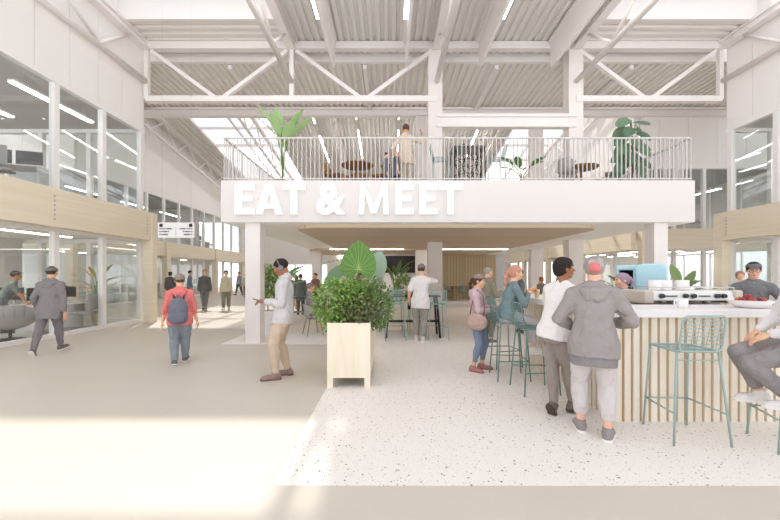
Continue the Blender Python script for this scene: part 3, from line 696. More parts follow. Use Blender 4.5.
# ------------------------------------------------------------------ columns
def column(x0, x1, y0, y1, z1, label):
    o = struct('column', MB().box((x0, y0, 0), (x1, y1, z1)), COLM, bevel=.006); tag(o, label, 'column'); return o
column(-3.27, -2.93, 8.12, 8.42, 2.72, 'square white column under the front left corner of the mezzanine')
column(5.96, 6.27, 8.12, 8.42, 2.72, 'square white column under the front right corner of the mezzanine')
column(1.27, 1.74, 11.95, 12.35, 9.1, 'tall white column rising through the mezzanine behind the white-shirted man')
column(5.94, 6.42, 11.95, 12.35, 9.1, 'tall white column rising through the mezzanine right of centre')
column(-3.6, -3.2, 16.6, 17.0, 2.72, 'slim white column behind the leafy planter')
column(1.15, 1.7, 16.0, 16.5, 8.6, 'shaded white column behind the middle column')
column(6.4, 6.95, 16.3, 16.7, 8.6, 'grey-white column beyond the two paper cups')

# ------------------------------------------------------------------ office wings
nwin = [5]
def postrow(axis, c, a0, a1, z0, z1, posts, w=.14, d=.14, top=True):
    """glazed front: frame with posts and one sheet of glass; axis 'y' runs along Y at x=c"""
    f = MB()
    def bx(u0, u1, v0, v1, zz0, zz1):
        if axis == 'y': f.box((v0, u0, zz0), (v1, u1, zz1))
        else: f.box((u0, v0, zz0), (u1, v1, zz1))
    bx(a0, a1, c-d/2, c+d/2, z0, z0+.10); bx(a0, a1, c-d/2-.01, c+d/2+.01, z1-.12, z1)
    for p in posts: bx(p-w/2, p+w/2, c-d/2, c+d/2, z0+.10, z1-.12)
    o = struct('window_%d' % nwin[0], f, FRAME); nwin[0] += 1
    g = MB()
    if axis == 'y': g.box((c-.008, a0+.02, z0+.09), (c+.008, a1-.02, z1-.1))
    else: g.box((a0+.02, c-.008, z0+.09), (a1-.02, c+.008, z1-.1))
    g.build('pane', GLASS, o); return o
def panels(axis, c, a0, a1, z0, z1, seams, name, th=.2, face=1):
    f = MB(); e = [a0]+seams+[a1]
    for u0, u1 in zip(e[:-1], e[1:]):
        if axis == 'y': f.box((c, u0+.007, z0), (c+face*.03, u1-.007, z1))
        else: f.box((u0+.007, c, z0), (u1-.007, c+face*.03, z1))
    if axis == 'y': f.box((c, a0, z0), (c-face*th, a1, z1))
    else: f.box((a0, c, z0), (a1, c-face*th, z1))
    return struct(name, f, PANEL)
def wbeam(a, b, z0, z1, label, m, bolts=()):
    t = thing('wooden_beam', label, 'beam', (0, 0, 0), kind='structure')
    MB().box((a[0], a[1], z0), (b[0], b[1], z1)).build('timber', m, t, bevel=.008)
    for (p, n) in bolts:
        for k in range(6):
            q = Vector(p)+Vector((0, 0, (k-2.5)*.105)); d = Vector(n)*.012; bb = MB().tube([q-d, q+d], .022, 10); bb.build('bolt', METAL, t)
    return t
# left near wing
seamY = [4.65, 5.57, 6.49, 7.41, 8.33, 9.25, 10.17, 11.05]
panels('y', -8.26, 4, 12.04, 6.37, 9.25, seamY, 'wall_left')
struct('wall_left', MB().box((-16, 12.02, 6.37), (-8.26, 12.04, 9.2)), PANEL)
pY = [4.45, 5.92, 7.39, 8.86, 10.33, 11.90]
postrow('y', -8.26, 4, 12.0, 3.5, 6.37, pY); postrow('y', -8.26, 4, 12.0, 0, 2.72, pY)
postrow('x', 12.0, -16, -8.33, 3.5, 6.37, [-15, -13.3, -11.6, -10, ]); postrow('x', 12.0, -16, -8.33, 0, 2.72, [-15, -13.3, -11.6, -10])
wbeam((-7.98, 4), (-7.76, 11.66), 2.657, 3.557, 'broad pale timber beam along the left glazed offices', WOODB, [((-7.76, 8.33, 3.1), (1, 0, 0)), ((-7.76, 11.5, 3.1), (1, 0, 0))])
tag(struct('wooden_column', MB().box((-8.0, 11.67, 0), (-7.70, 11.92, 3.557)), WOODP, bevel=.008), 'pale timber column where the left glazed offices end', 'column')
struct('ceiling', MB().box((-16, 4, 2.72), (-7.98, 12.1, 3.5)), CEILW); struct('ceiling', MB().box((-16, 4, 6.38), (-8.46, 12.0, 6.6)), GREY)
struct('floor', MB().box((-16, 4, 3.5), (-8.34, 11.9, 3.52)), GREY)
struct('floor', MB().box((-16, 4, -.1), (-8.34, 11.9, .004)), CONC2)
struct('wall_left', MB().box((-12.3, 9.0, .0), (-12.15, 11.9, 2.72)), OFFW)
# right near wing
seamR = [4.6, 5.53, 6.46, 7.39, 8.32, 9.25, 10.18, 11.10]
panels('y', 11.2, 4, 11.95, 6.37, 9.25, seamR, 'wall_right', face=-1)
struct('wall_right', MB().box((11.2, 11.93, 6.37), (15.5, 11.95, 9.2)), PANEL)
pR = [4.8, 6.2, 7.6, 9.0, 10.4, 11.82]
postrow('y', 11.2, 4, 11.93, 3.5, 6.37, pR); postrow('y', 11.2, 4, 11.93, 0, 2.72, pR)
postrow('x', 11.9, 11.27, 18, 3.5, 6.37, [12.6, 14, 15.4, 17]); postrow('x', 11.9, 11.27, 18, 0, 2.72, [12.6, 14, 15.4, 17])
wbeam((10.74, 4), (10.96, 11.66), 2.657, 3.557, 'broad pale timber beam along the right glazed offices', WOODB, [((10.74, 11.5, 3.1), (-1, 0, 0))])
tag(struct('wooden_column', MB().box((10.76, 11.67, 0), (11.06, 11.98, 3.557)), WOODP, bevel=.008), 'pale timber column where the right glazed offices end', 'column')
struct('ceiling', MB().box((10.96, 4, 2.72), (18, 12.0, 3.5)), CEILW); struct('ceiling', MB().box((11.4, 4, 6.38), (18, 11.9, 6.6)), GREY)
struct('floor', MB().box((11.28, 4, 3.5), (18, 11.85, 3.52)), GREY)
struct('wall_right', MB().box((13.8, 8.2, 0), (13.95, 11.85, 2.72)), OFFW)
# right frontal wing (faces the hall front)
panels('x', 16.2, 11.4, 18, 6.42, 8.7, [12.1, 13.4, 14.7, 16.0], 'wall_front', face=-1)
postrow('x', 16.2, 11.3, 18, 3.5, 6.42, [11.4, 12.75, 14.1, 15.45]); postrow('x', 16.2, 11.3, 18, 0, 2.72, [11.4, 12.75, 14.1, 15.45])
wbeam((11.34, 15.7), (18, 15.9), 2.657, 3.557, 'pale timber beam across the recessed right office front', WOODX)
tag(struct('wooden_column', MB().box((11.0, 15.7, 0), (11.33, 16.0, 3.557)), WOODP, bevel=.008), 'pale timber column at the corner of the recessed right office front', 'column')
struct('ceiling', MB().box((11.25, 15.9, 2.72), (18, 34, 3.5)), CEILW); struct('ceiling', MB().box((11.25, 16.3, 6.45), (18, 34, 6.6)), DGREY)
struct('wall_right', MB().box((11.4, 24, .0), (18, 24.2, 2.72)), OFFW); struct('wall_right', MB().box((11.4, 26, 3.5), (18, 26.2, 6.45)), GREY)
# right far side along the hall
panels('y', 11.2, 16.5, 34, 6.42, 11.2, [18+1.5*k for k in range(10)], 'wall_right', face=-1)
postrow('y', 11.2, 16.3, 34, 3.5, 6.42, [17.9+1.5*k for k in range(10)]); postrow('y', 11.2, 16.3, 34, 0, 2.72, [17.9+1.5*k for k in range(10)])
for k, (a, b) in enumerate(((16.05, 20.3), (20.5, 24.6), (24.8, 29.0), (29.2, 34))):
    wbeam((10.75, a), (10.95, b), 2.657, 3.557, 'sunlit pale timber beam on the far right offices, '+['first', 'second', 'third', 'last'][k]+' after the recessed corner', WOODB)
    if k: tag(struct('wooden_column', MB().box((10.72, a-.25, 0), (11.0, a+.05, 3.56)), WOODP), 'pale timber column on the far right offices, '+['', 'first', 'second', 'last'][k]+' behind the counter', 'column')
# left far wing
panels('y', -14.15, 16.3, 34, 6.42, 11.4, [17.8+1.5*k for k in range(11)], 'wall_left')
postrow('y', -14.15, 16.3, 34, 3.5, 6.42, [17.7+1.6*k for k in range(10)]); postrow('y', -14.15, 16.3, 34, 0, 2.72, [17.7+1.6*k for k in range(10)])
for k, (a, b) in enumerate(((15.9, 22.0), (22.4, 28.2), (28.5, 34))):
    wbeam((-13.9, a), (-13.7, b), 2.657, 3.557, 'pale timber beam on the far left offices, '+['nearest length beside the hanging sign', 'middle length', 'farthest length'][k], WOODB)
    tag(struct('wooden_column', MB().box((-13.95, b, 0), (-13.6, b+.35, 3.56)), WOODP), 'pale timber column on the far left offices, '+['behind the red-hooded walker', 'behind the two approaching walkers', 'at the far end'][k], 'column')
tag(struct('wooden_column', MB().box((-14.1, 15.6, 0), (-13.75, 15.9, 3.56)), WOODP), 'pale timber column seen through the left office glass', 'column')
panels('x', 16.2, -24, -14.2, 6.42, 9.0, [-22.5, -21, -19.5, -18, -16.5], 'wall_front', face=-1)
postrow('x', 16.2, -24, -14.2, 3.5, 6.42, [-22, -20.4, -18.8, -17.2, -15.6]); postrow('x', 16.2, -24, -14.2, 0, 2.72, [-22, -20.4, -18.8, -17.2, -15.6])
wbeam((-24, 15.7), (-14.0, 15.9), 2.657, 3.557, 'pale timber beam crossing behind the left office glass', WOODX)
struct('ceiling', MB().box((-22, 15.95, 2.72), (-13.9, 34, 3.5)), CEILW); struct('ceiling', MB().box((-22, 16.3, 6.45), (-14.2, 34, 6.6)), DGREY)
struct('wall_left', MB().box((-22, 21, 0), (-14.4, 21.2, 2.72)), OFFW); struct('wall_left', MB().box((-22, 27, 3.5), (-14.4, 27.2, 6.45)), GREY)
for ys in (24.5, 30): struct('wall_left', MB().box((-18.5, ys, 0), (-14.4, ys+.15, 2.72)), OFFW)
struct('ceiling', MB().box((-26, 12.1, 9.1), (-15.5, 16.3, 9.2)), CEILW)
# end of the hall
bk = MB(); bk.box((-14.5, 38, 2.7), (11.5, 38.2, 10.0)); bk.box((-14.5, 38, 0), (-12, 38.2, 2.7)); bk.box((4, 38, 0), (11.5, 38.2, 2.7)); struct('wall_back', bk, OFFW)
postrow('x', 38, -12, 4, 0, 2.7, [-10+2*k for k in range(7)])
struct('wall_left', MB().box((-14.3, 34, 0), (-14.1, 38, 11)), OFFW); struct('wall_right', MB().box((11.2, 34, 0), (11.4, 38, 11)), OFFW)

struct('wall_right', MB().box((18, 4, 6.4), (18.2, 34, 8.8)), OFFW)
def opal_fillrow(x, y0, y1):  # added frosted outer windows, their soft glow brightens the office interiors
    f = MB(); y = y0
    while y <= y1: f.box((x-.05, y-.05, 0), (x+.05, y+.05, 6.45)); y += 1.8
    f.box((x-.06, y0, 2.7), (x+.06, y1, 3.5)); o = struct('window_%d' % nwin[0], f, FRAME); nwin[0] += 1; MB().add([(x, y0, 0), (x, y1, 0), (x, y1, 2.7), (x, y0, 2.7)], [(0, 1, 2, 3)]).build('opal_pane', OPAL, o); MB().box((x-.04, y0, 3.5), (x+.04, y1, 6.45)).build('upper_panel', flat('#c9c6c2', .8), o)
opal_fillrow(18, 4, 34); opal_fillrow(-22, 16.3, 34)
# lamps inside the offices
def strip(x, y, z, L, label, axis='y', drop=.0, group=None):
    t = thing('strip_light', label, 'light', (x, y, z), group=group)
    w = .07
    if axis == 'y':
        MB().box((-w-.02, 0, .02), (w+.02, L, .07)).build('housing', FRAME, t); MB().box((-w, .01, 0), (w, L-.01, .02)).build('diffuser', LAMP, t)
        if drop:
            for yy in (.3, L-.3): MB().tube([(0, yy, .07), (0, yy, drop)], .006, 5).build('cable', GREY, t)
    else:
        MB().box((0, -w-.02, .02), (L, w+.02, .07)).build('housing', FRAME, t); MB().box((.01, -w, 0), (L-.01, w, .02)).build('diffuser', LAMP, t)
        if drop:
            for yy in (.3, L-.3): MB().tube([(yy, 0, .07), (yy, 0, drop)], .006, 5).build('cable', GREY, t)
for i, (x, y, L) in enumerate(((-9.6, 8.2, 2.6), (-11.6, 7.5, 2.6), (-9.6, 5., 2.4), (-13.5, 8.0, 2.6), (-10.7, 5.2, 2.2))):
    strip(x, y, 2.652, L, ['ceiling strip light nearest the left ground-floor glass', 'second ceiling strip light inside the left ground-floor office', 'strip light near the camera side of the left office', 'deepest strip light of the left ground-floor office', 'short strip light over the lounge chair'][i], group='strip lights in the left ground-floor office')
for i, (x, y, L) in enumerate(((-8.95, 8.5, 2.3), (-10.6, 7.9, 2.2), (-13.3, 7.4, 2.4))):
    strip(x, y, 6.1 if i == 0 else 5.95, L, ['hanging strip light nearest the upper left glass', 'middle hanging strip light in the upper left office', 'deep hanging strip light in the upper left office'][i], drop=.28, group='hanging lights in the upper left office')
for i, (x, y) in enumerate([(x, y) for x in (12.6, 14.2, 16) for y in (5.6, 9.2)]):
    strip(x, y, 5.7, 2.3, 'hanging strip light in the upper right office, '+['front row', 'rear row'][i % 2]+', '+['by the glass', 'in the middle', 'deepest'][i//2], drop=.66, group='hanging lights in the upper right office')
for i, (x, y) in enumerate([(x, y) for x in (12.2, 13.9, 15.6) for y in (17, 20.5)]):
    strip(x, y, 5.6, 2.4, 'hanging strip light behind the recessed right front, '+['near row', 'far row'][i % 2]+', '+['left', 'middle', 'right'][i//2], 'y', drop=.8, group='hanging lights behind the recessed right front')
    strip(x, y, 2.652, 2.4, 'ceiling strip light in the ground floor behind the recessed right front, '+['near row', 'far row'][i % 2]+', '+['left', 'middle', 'right'][i//2], group='ground-floor lights behind the recessed right front')
for i, (x, y) in enumerate([(x, y) for x in (12.4, 14.3) for y in (5., 8.6)]):
    strip(x, y, 2.652, 2.4, 'ceiling strip light in the right ground-floor office, '+['front', 'rear'][i % 2]+' of the '+['outer', 'inner'][i//2]+' row', group='strip lights in the right ground-floor office')
for i, (x, y) in enumerate([(x, y) for x in (-15.3, -17.2, -19.4) for y in (17, 20.5, 24, 28)]):
    strip(x, y, 5.7, 2.2, 'hanging strip light in the far left upper office, '+['first', 'second', 'third', 'last'][i % 4]+' along the '+['glass', 'middle', 'inner'][i//4]+' row', drop=.7, group='hanging lights in the far left upper office')
for i, y in enumerate((16.8, 22, 25.6, 31)):
    strip(-15.8, y, 2.652, 2.2, 'ceiling strip light in the far left ground floor, '+['first', 'second', 'third', 'last'][i]+' room from the recess', group='ceiling lights in the far left ground floor')

# ------------------------------------------------------------------ mezzanine
MZ0, MZ1, MX0, MX1, MY0, MY1 = 2.717, 3.643, -3.76, 6.78, 8.0, 21.0
mz = thing('mezzanine', 'white mezzanine deck carrying the large lettering over the cafe', 'mezzanine', (0, 8, 0), kind='structure')
MB().box((MX0, 0, MZ0), (MX1, MY1-8, MZ1)).build('slab', flat('#dad4d0', .75, var=.01), mz, bevel=.006); MB().box((MX0+.02, .02, MZ0-.006), (MX1-.02, MY1-8.02, MZ0)).build('soffit', flat('#f8f6f2', .8, var=.005), mz)
wcl = slatwood('#d3c0a8', '#c9b59b', 1, .14, .10, '#a48f73')
for i, (x0, x1, y0, y1, r) in enumerate(((-2.25, 4.98, 8.3, 15.3, .6), (-4.0+.3, 5.2, 15.9, 20.4, .7))):
    t = MB().prism(rrect(x0, y0, x1, y1, r, 10), 2.63, MZ0); tag(struct('ceiling', t, wcl), ['timber-slatted ceiling raft with rounded corners under the mezzanine front', 'second timber ceiling raft farther under the mezzanine'][i], 'ceiling raft')
# lettering
SGN = emit('sign_white_glow', (1, 1, 1, 1), .10)  # faint emission added so the letters read brighter than the slab
sg = thing('lettering_sign', 'large raised white letters reading EAT & MEET on the mezzanine front', 'sign', (0, 7.99, 0))
LS = 8.0/F
def lx(px): return (px-HX)*LS
ZL0, ZL1 = CAMZ-(215-HY)*LS, CAMZ-(185.3-HY)*LS; ST = 6.0*LS; LH = ZL1-ZL0; TH = 5.3*LS
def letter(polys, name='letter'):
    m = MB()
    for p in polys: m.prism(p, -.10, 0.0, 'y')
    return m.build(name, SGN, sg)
def R(x0, z0, x1, z1): return [(x0, z0), (x1, z0), (x1, z1), (x0, z1)]
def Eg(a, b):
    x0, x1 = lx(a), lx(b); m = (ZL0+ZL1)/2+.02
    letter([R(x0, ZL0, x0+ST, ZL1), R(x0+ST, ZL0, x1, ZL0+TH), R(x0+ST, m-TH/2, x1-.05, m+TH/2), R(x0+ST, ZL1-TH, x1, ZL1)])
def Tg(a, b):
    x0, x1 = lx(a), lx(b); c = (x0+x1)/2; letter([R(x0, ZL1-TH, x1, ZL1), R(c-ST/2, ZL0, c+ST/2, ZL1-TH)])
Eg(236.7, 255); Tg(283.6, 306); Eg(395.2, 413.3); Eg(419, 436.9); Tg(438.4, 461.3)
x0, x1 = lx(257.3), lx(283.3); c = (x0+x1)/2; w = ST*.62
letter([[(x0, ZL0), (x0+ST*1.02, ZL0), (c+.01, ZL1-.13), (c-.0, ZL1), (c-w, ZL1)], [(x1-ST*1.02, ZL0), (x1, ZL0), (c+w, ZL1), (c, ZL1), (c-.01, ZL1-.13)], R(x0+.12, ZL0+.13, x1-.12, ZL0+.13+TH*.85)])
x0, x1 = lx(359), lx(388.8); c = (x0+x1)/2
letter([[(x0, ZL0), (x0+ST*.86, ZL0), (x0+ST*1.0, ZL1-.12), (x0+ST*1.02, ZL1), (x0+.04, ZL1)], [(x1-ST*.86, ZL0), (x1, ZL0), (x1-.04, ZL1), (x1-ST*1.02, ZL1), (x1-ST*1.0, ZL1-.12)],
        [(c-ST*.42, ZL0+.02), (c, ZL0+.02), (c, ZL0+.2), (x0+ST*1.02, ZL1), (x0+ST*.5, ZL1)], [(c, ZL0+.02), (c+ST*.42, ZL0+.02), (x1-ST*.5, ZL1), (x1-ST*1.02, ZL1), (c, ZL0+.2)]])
cu = bpy.data.curves.new('amp', 'FONT'); cu.body = '&'; cu.size = 1; cu.offset = .028; cu.extrude = .05
to = bpy.data.objects.new('letter', cu); C.objects.link(to); bpy.context.view_layer.update()
me = bpy.data.meshes.new_from_object(to.evaluated_get(bpy.context.evaluated_depsgraph_get())); bpy.data.objects.remove(to)
vs = [v.co.copy() for v in me.vertices]; ax0, ax1 = min(v.x for v in vs), max(v.x for v in vs); az0, az1 = min(v.y for v in vs), max(v.y for v in vs)
X0, X1 = lx(317.3), lx(345.7)
for v in me.vertices: v.co = Vector((X0+(v.co.x-ax0)/(ax1-ax0)*(X1-X0), -.05+v.co.z, ZL0-.01+(v.co.y-az0)/(az1-az0)*(LH+.02)))
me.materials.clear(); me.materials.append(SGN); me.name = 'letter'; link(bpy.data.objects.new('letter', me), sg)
# railing
RAIL = flat('#c9c4c1', .5); rl = thing('railing', 'pale steel baluster railing around the mezzanine edge', 'railing', (0, 8.06, MZ1))
RH = 1.55+(274.5-137.5)*8.06/360-MZ1
MB().box((MX0+.03, -.02, RH-.03), (MX1-.03, .02, RH)).box((MX0+.03, .02, RH-.03), (MX0+.07, 12.8, RH)).box((MX1-.07, .02, RH-.03), (MX1-.03, 12.8, RH)).build('top_rail', RAIL, rl)
MB().box((MX0+.03, -.015, .04), (MX1-.03, .015, .065)).box((MX0+.035, .02, .04), (MX0+.065, 12.8, .065)).box((MX1-.065, .02, .04), (MX1-.035, 12.8, .065)).build('bottom_rail', RAIL, rl)
bl = MB().box((-.008, -.012, 0), (.008, .012, RH-.02)).build('baluster', RAIL, rl); W_ = MX1-MX0-.1; bl.location = (MX0+.05, 0, 0)
for i in range(1, 100): b2 = bl.copy(); C.objects.link(b2); b2.parent = rl; b2.location = (MX0+.05+W_*i/108, 0, 0)
rest = MB()
for i in range(100, 109): xx = MX0+.05+W_*i/108; rest.box((xx-.008, -.012, 0), (xx+.008, .012, RH-.02))
for sx in (MX0+.05, MX1-.05):
    for i in range(1, 128): rest.box((sx-.012, i*.1-.008, 0), (sx+.012, i*.1+.008, RH-.02))
tag(rest.build('balusters', RAIL, rl), kind='stuff')
# timber wall and core behind the cafe
tag(struct('wall_back', MB().box((2.6, 20.0, 0), (5.9, 20.3, 2.63)), slatwood('#cfbf9f', '#c6b492', 0, .16, .14, '#a3916f')), 'vertically boarded timber wall at the back of the cafe', 'wall')
struct('wall_back', MB().box((5.9, 24, 0), (7.6, 24.2, 3.5)), flat('#c3c4c9', .8)); struct('wall_back', MB().box((-3.6, 20.6, 0), (2.6, 20.8, 2.63)), OFFW)
tag(struct('trim_3', MB().box((1.6, 18.6, 0), (6.2, 20.0, .17)), WHITE), 'low white step in front of the boarded wall', 'step')
sc = thing('display_screen', 'large dark wall screen behind the white-shirted man', 'screen', (.85, 16.95, 2.05)); MB().box((-1.15, 0, -.42), (1.15, .08, .38)).build('bezel', DARK, sc); MB().box((-1.1, -.01, -.37), (1.1, 0, .33)).build('display', flat('#2b2724', .3), sc)
struct('wall_back', MB().box((-.3, 17.05, 0), (2.05, 17.2, 2.5)), WHITE)
# hanging direction sign
hs_ = thing('hanging_sign', 'small white hanging direction sign with two columns of tiny dark lines', 'sign', (-5.93, 10.0, 2.78))
sw_ = 52*10/360*.58
HSW = 1.0; MB().box((-HSW/2, -.03, -.21), (HSW/2, .03, .21)).build('board', flat('#f4f2f0', .6), hs_)
for sx in (-.4, .4): MB().tube([(sx, 0, .21), (sx, 0, 6.3)], .002, 5).build('cable', METAL, hs_)
for sgn in (-1, 1):
    MB().box((sgn*.41-.045, -.036, .085), (sgn*.41+.045, -.03, .175)).build('icon', DARK, hs_)
    lm = MB(); rs = random.Random(3)
    for j, ln in enumerate((.34, .26, .24)):
        z = .02-j*.08; x = 0
        while x < ln:
            w = rs.choice((.018, .022, .026)); a = (-.455+x) if sgn < 0 else (.455-x-w)
            lm.box((a, -.034, z), (a+w, -.03, z+.036)) if rs.random() > .4 else lm.box((a, -.034, z), (a+w*.35, -.03, z+.036)).box((a, -.034, z+.014), (a+w, -.03, z+.024)); x += w+.008
    lm.build('text_lines', DARK, hs_)
MB().box((-.006, -.034, -.17), (.006, -.03, .08)).build('divider', METAL, hs_)

for i, (x, y) in enumerate(((-2.6, 15.6), (1.9, 15.6), (-3.0, 20.55), (7.3, 13.0))):  # strips added to brighten the space under the mezzanine
    strip(x, y, 2.635, 3.2, 'added slim ceiling strip light under the mezzanine, '+['left length between the two rafts', 'right length between the two rafts', 'at the far back wall', 'beyond the right edge'][i], 'x' if i < 3 else 'y') if i < 3 else None
# ------------------------------------------------------------------ the bar
GREEN = flat('#6d9a92', .45, var=.02); GREEN2 = flat('#9db3af', .45, var=.02); PALEW = wood('#efe4cd', '#e6d8bb', (3, 3, .3), 2.5)
BATT = wood('#efe6d6', '#e6dac6', (3, 3, .3), 2.5); GROOVE = flat('#c2a079', .8, var=.05)
BX, BY = 2.37, 3.78
bar = thing('bar_counter', 'U-shaped cafe bar clad in pale vertical wooden battens with a white top', 'bar counter', (BX, BY, 0))
MB().prism([(0.03, 0.03), (3.6, 0.03), (3.6, .5), (.5, .5), (.5, 2.66), (.03, 2.66)], 0, 1.11).build('carcass', GROOVE, bar)
bt = MB(); x = 0
while x < 3.55: bt.box((x, 0, 0), (x+.064, .032, 1.11)); x += .0935
y = .0935
while y < 2.6: bt.box((0, y, 0), (.032, y+.064, 1.11)); y += .0935
bt.build('battens', BATT, bar)
MB().prism([(-.17, -.10), (3.7, -.10), (3.7, .58), (.55, .58), (.55, 2.74), (-.17, 2.74)], 1.108, 1.187).build('countertop', flat('#e9e5e3', .4, var=.01), bar, bevel=.006)
wk = thing('back_counter', 'white work counter inside the bar under the coffee machine', 'counter', (4.1, 4.85, 0))
MB().box((-1.1, -.3, .0), (1.25, .3, .88)).build('cabinet', flat('#d8d2cb', .6), wk, bevel=.004); MB().box((-1.12, -.32, .88), (1.27, .32, .92)).build('worktop', flat('#e4e0dc', .4), wk, bevel=.004)
# espresso machine
em = thing('espresso_machine', 'long white and steel espresso machine with black knobs on the back counter', 'coffee machine', (3.83, 4.78, .92))
MB().prism([(-.24, .30), (-.20, .42), (.22, .42), (.24, .30)], -.60, .60, 'x').build('upper_body', flat('#e9e6e3', .3, var=.01), em, bevel=.01)
MB().box((-.62, -.25, .26), (-.50, .25, .43)).build('end_cap', flat('#cfc3b6', .4), em, bevel=.02); MB().box((.52, -.25, .26), (.62, .25, .43)).build('end_cap', flat('#cfc3b6', .4), em, bevel=.02)
MB().box((-.58, .02, .05), (.58, .22, .31)).build('rear_body', METAL, em, bevel=.008); MB().box((-.6, -.26, .03), (.6, .22, .08)).build('drip_tray', METAL, em, bevel=.005)
for sx in (-.52, .52):
    for sy in (-.18, .15): MB().lathe([(.025, 0), (.02, .04)], 12, (sx, sy, 0)).build('foot', DARK, em)
for k, xx in enumerate((-.40, -.10, .0, .30, .38, .16, -.26)):
    if k < 5:
        MB().tube([(xx, -.23, .358), (xx, -.265, .36)], .026, 16).build('knob', DARK, em); MB().tube([(xx, -.222, .358), (xx, -.235, .358)], .036, 16).build('knob_ring', METAL, em)
for xx in (-.27, .15): MB().box((xx-.07, -.236, .352), (xx+.07, -.216, .364)).build('slot', DARK, em)
for xx in (-.3, -.02, .27):
    gh = MB().lathe([(.04, 0), (.045, .05), (.04, .09)], 16, (xx, -.12, .225)).build('group_head', METAL, em)
    pf = MB().lathe([(.02, -.02), (.038, 0), (.038, .03)], 16, (xx, -.12, .215)).build('portafilter', METAL, em); MB().tube([(xx, -.155, .23), (xx+.05, -.30, .235)], .014, 10).build('handle', DARK, pf)
for xx in (-.45, .44): MB().tube([(xx, -.2, .27), (xx, -.26, .2), (xx-.01*0, -.25, .1)], .006, 8).build('steam_wand', METAL, em)
MB().box((-.55, -.2, .46), (.55, -.19, .47)).box((-.55, .2, .46), (.55, .21, .47)).box((-.55, -.2, .42), (-.54, -.19, .46)).box((.54, -.2, .42), (.55, -.19, .46)).build('cup_rail', METAL, em)
def mug(x, y, z, label, r=.05, h=.10, m=None, group=None, handle=True):
    t = thing('mug', label, 'cup', (x, y, z), group=group); m = m or flat('#efecea', .35, var=.01)
    MB().lathe([(r*.72, 0), (r*.95, .012), (r, h*.5), (r, h), (r*.9, h), (r*.88, .015), (0.001, .012)], 24, caps=False).lathe([(r*.72, 0), (.001, .0)], 24, caps=False).build('bowl', m, t, smooth=True)
    if handle: MB().tube([(-r*.95, 0, h*.8), (-r*1.5, 0, h*.78), (-r*1.62, 0, h*.5), (-r*1.4, 0, h*.25), (-r*.95, 0, h*.2)], .007, 8).build('handle', m, t, smooth=True)
for k, (dx, l) in enumerate(((-.36, 'leftmost of the white cups stacked on the coffee machine'), (-.22, 'second white cup on the coffee machine, standing before the pale column'), (.0, 'widest-set white cup on the right of the coffee machine row'))):
    mug(3.83+dx, 4.72, 1.341, l, .075, .135, handle=False, group='cups on the coffee machine')
mg = mug(3.165, 3.90, 1.187, 'white mug with handle on the bar in front of the coffee machine', .053, .105)
fb = thing('fruit_bowl', 'wide white bowl of red fruit on the bar beside the barista', 'bowl', (3.93, 3.93, 1.187))
MB().lathe([(.09, 0), (.12, .008), (.17, .045), (.195, .085), (.186, .085), (.16, .05), (.11, .018), (.001, .014)], 32, caps=False).lathe([(.09, 0), (.001, 0)], 32, caps=False).build('bowl', flat('#eeeae8', .4), fb, smooth=True)
FR = ['#8e2f35', '#b04a3c', '#6f2a38', '#b8563c', '#9a3640', '#c77a45', '#83303c']
for k, (fx, fy) in enumerate(((-.115, -.03), (-.045, -.07), (.03, -.06), (.10, -.03), (.0, .03), (-.07, .05), (.07, .06))):
    ft = thing('plum', ['dark red round fruit at the left rim of the white bowl', 'orange-red fruit at the front left of the bowl', 'dark purple-red fruit at the front of the bowl', 'orange-red fruit at the front right of the bowl', 'red fruit at the centre of the bowl', 'orange fruit at the back left of the bowl', 'dark red fruit at the back right of the bowl'][k], 'fruit', (3.93+fx, 3.93+fy, 1.187+.048+(.03 if k == 4 else 0)))
    r = .040; pr = [(.001, -.6*r+.008)]+[(r*math.sin(a), -r*math.cos(a)*.92) for a in [.5, .9, 1.3, 1.7, 2.1, 2.5, 2.8]]+[(.003, r*.78)]
    MB().lathe([(p, q+r*.8) for p, q in pr], 18, caps=False).build('flesh', flat(FR[k], .35, var=.3, scale=14), ft, smooth=True); MB().tube([(0, 0, r*1.5), (.004, 0, r*2.0)], .002, 5).build('stalk', flat('#5a4630'), ft)
pk = thing('snack_packet', 'small purple packet on the bar right of the fruit bowl', 'packet', (4.16, 3.88, 1.187)); MB().cbox((0, 0, .045), (.07, .03, .09), .3).build('pouch', flat('#7b5aa8', .4, var=.2), pk, bevel=.008)
for k, (x, y) in enumerate(((2.27, 5.56), (2.27, 5.08))):
    t = thing('paper_cup', ['tan paper cup farther along the bar by the seated woman', 'tan paper cup on the bar nearest the man in the white T-shirt'][k], 'cup', (x, y, 1.187))
    MB().lathe([(.029, 0), (.040, .115)], 20).build('cup', flat('#cdb08a', .7), t, smooth=False); MB().lathe([(.042, .113), (.042, .122), (.036, .13)], 20).build('lid', flat('#e8dccb', .5), t)
# retro fridge
FRG = flat('#b6dbe3', .3, var=.02); fr = thing('retro_fridge', 'light blue rounded retro fridge standing open behind the bar', 'fridge', (4.18, 5.95, 0), rad(-35))
def rbox(x0, x1, y0, y1, z0, z1, r): return MB().prism([(a, b) for a, b in rrect(x0, z0, x1, z1, r, 8)], y0, y1, 'y')
cb_ = MB(); cb_.box((-.36, -.28, .02), (-.32, .3, 1.66)).box((-.36, .26, .02), (.30, .3, 1.70)).box((-.36, -.28, 1.62), (.30, .3, 1.70)).box((-.36, -.28, .02), (.30, .3, .10)).box((-.13, -.28, .02), (-.08, .3, 1.66)).box((.26, -.28, .02), (.30, .3, 1.66)).build('cabinet', FRG, fr, bevel=.03)
MB().box((-.32, .2, .1), (-.13, .25, 1.62)).build('inner_lining', flat('#2f3a3a', .6), fr)
for k in range(5): MB().box((-.32, -.22, .38+k*.27), (-.13, .24, .395+k*.27)).build('shelf', METAL, fr)
rbox(-.10, .31, -.36, -.285, .05, 1.72, .09).build('door', FRG, fr, bevel=.025)
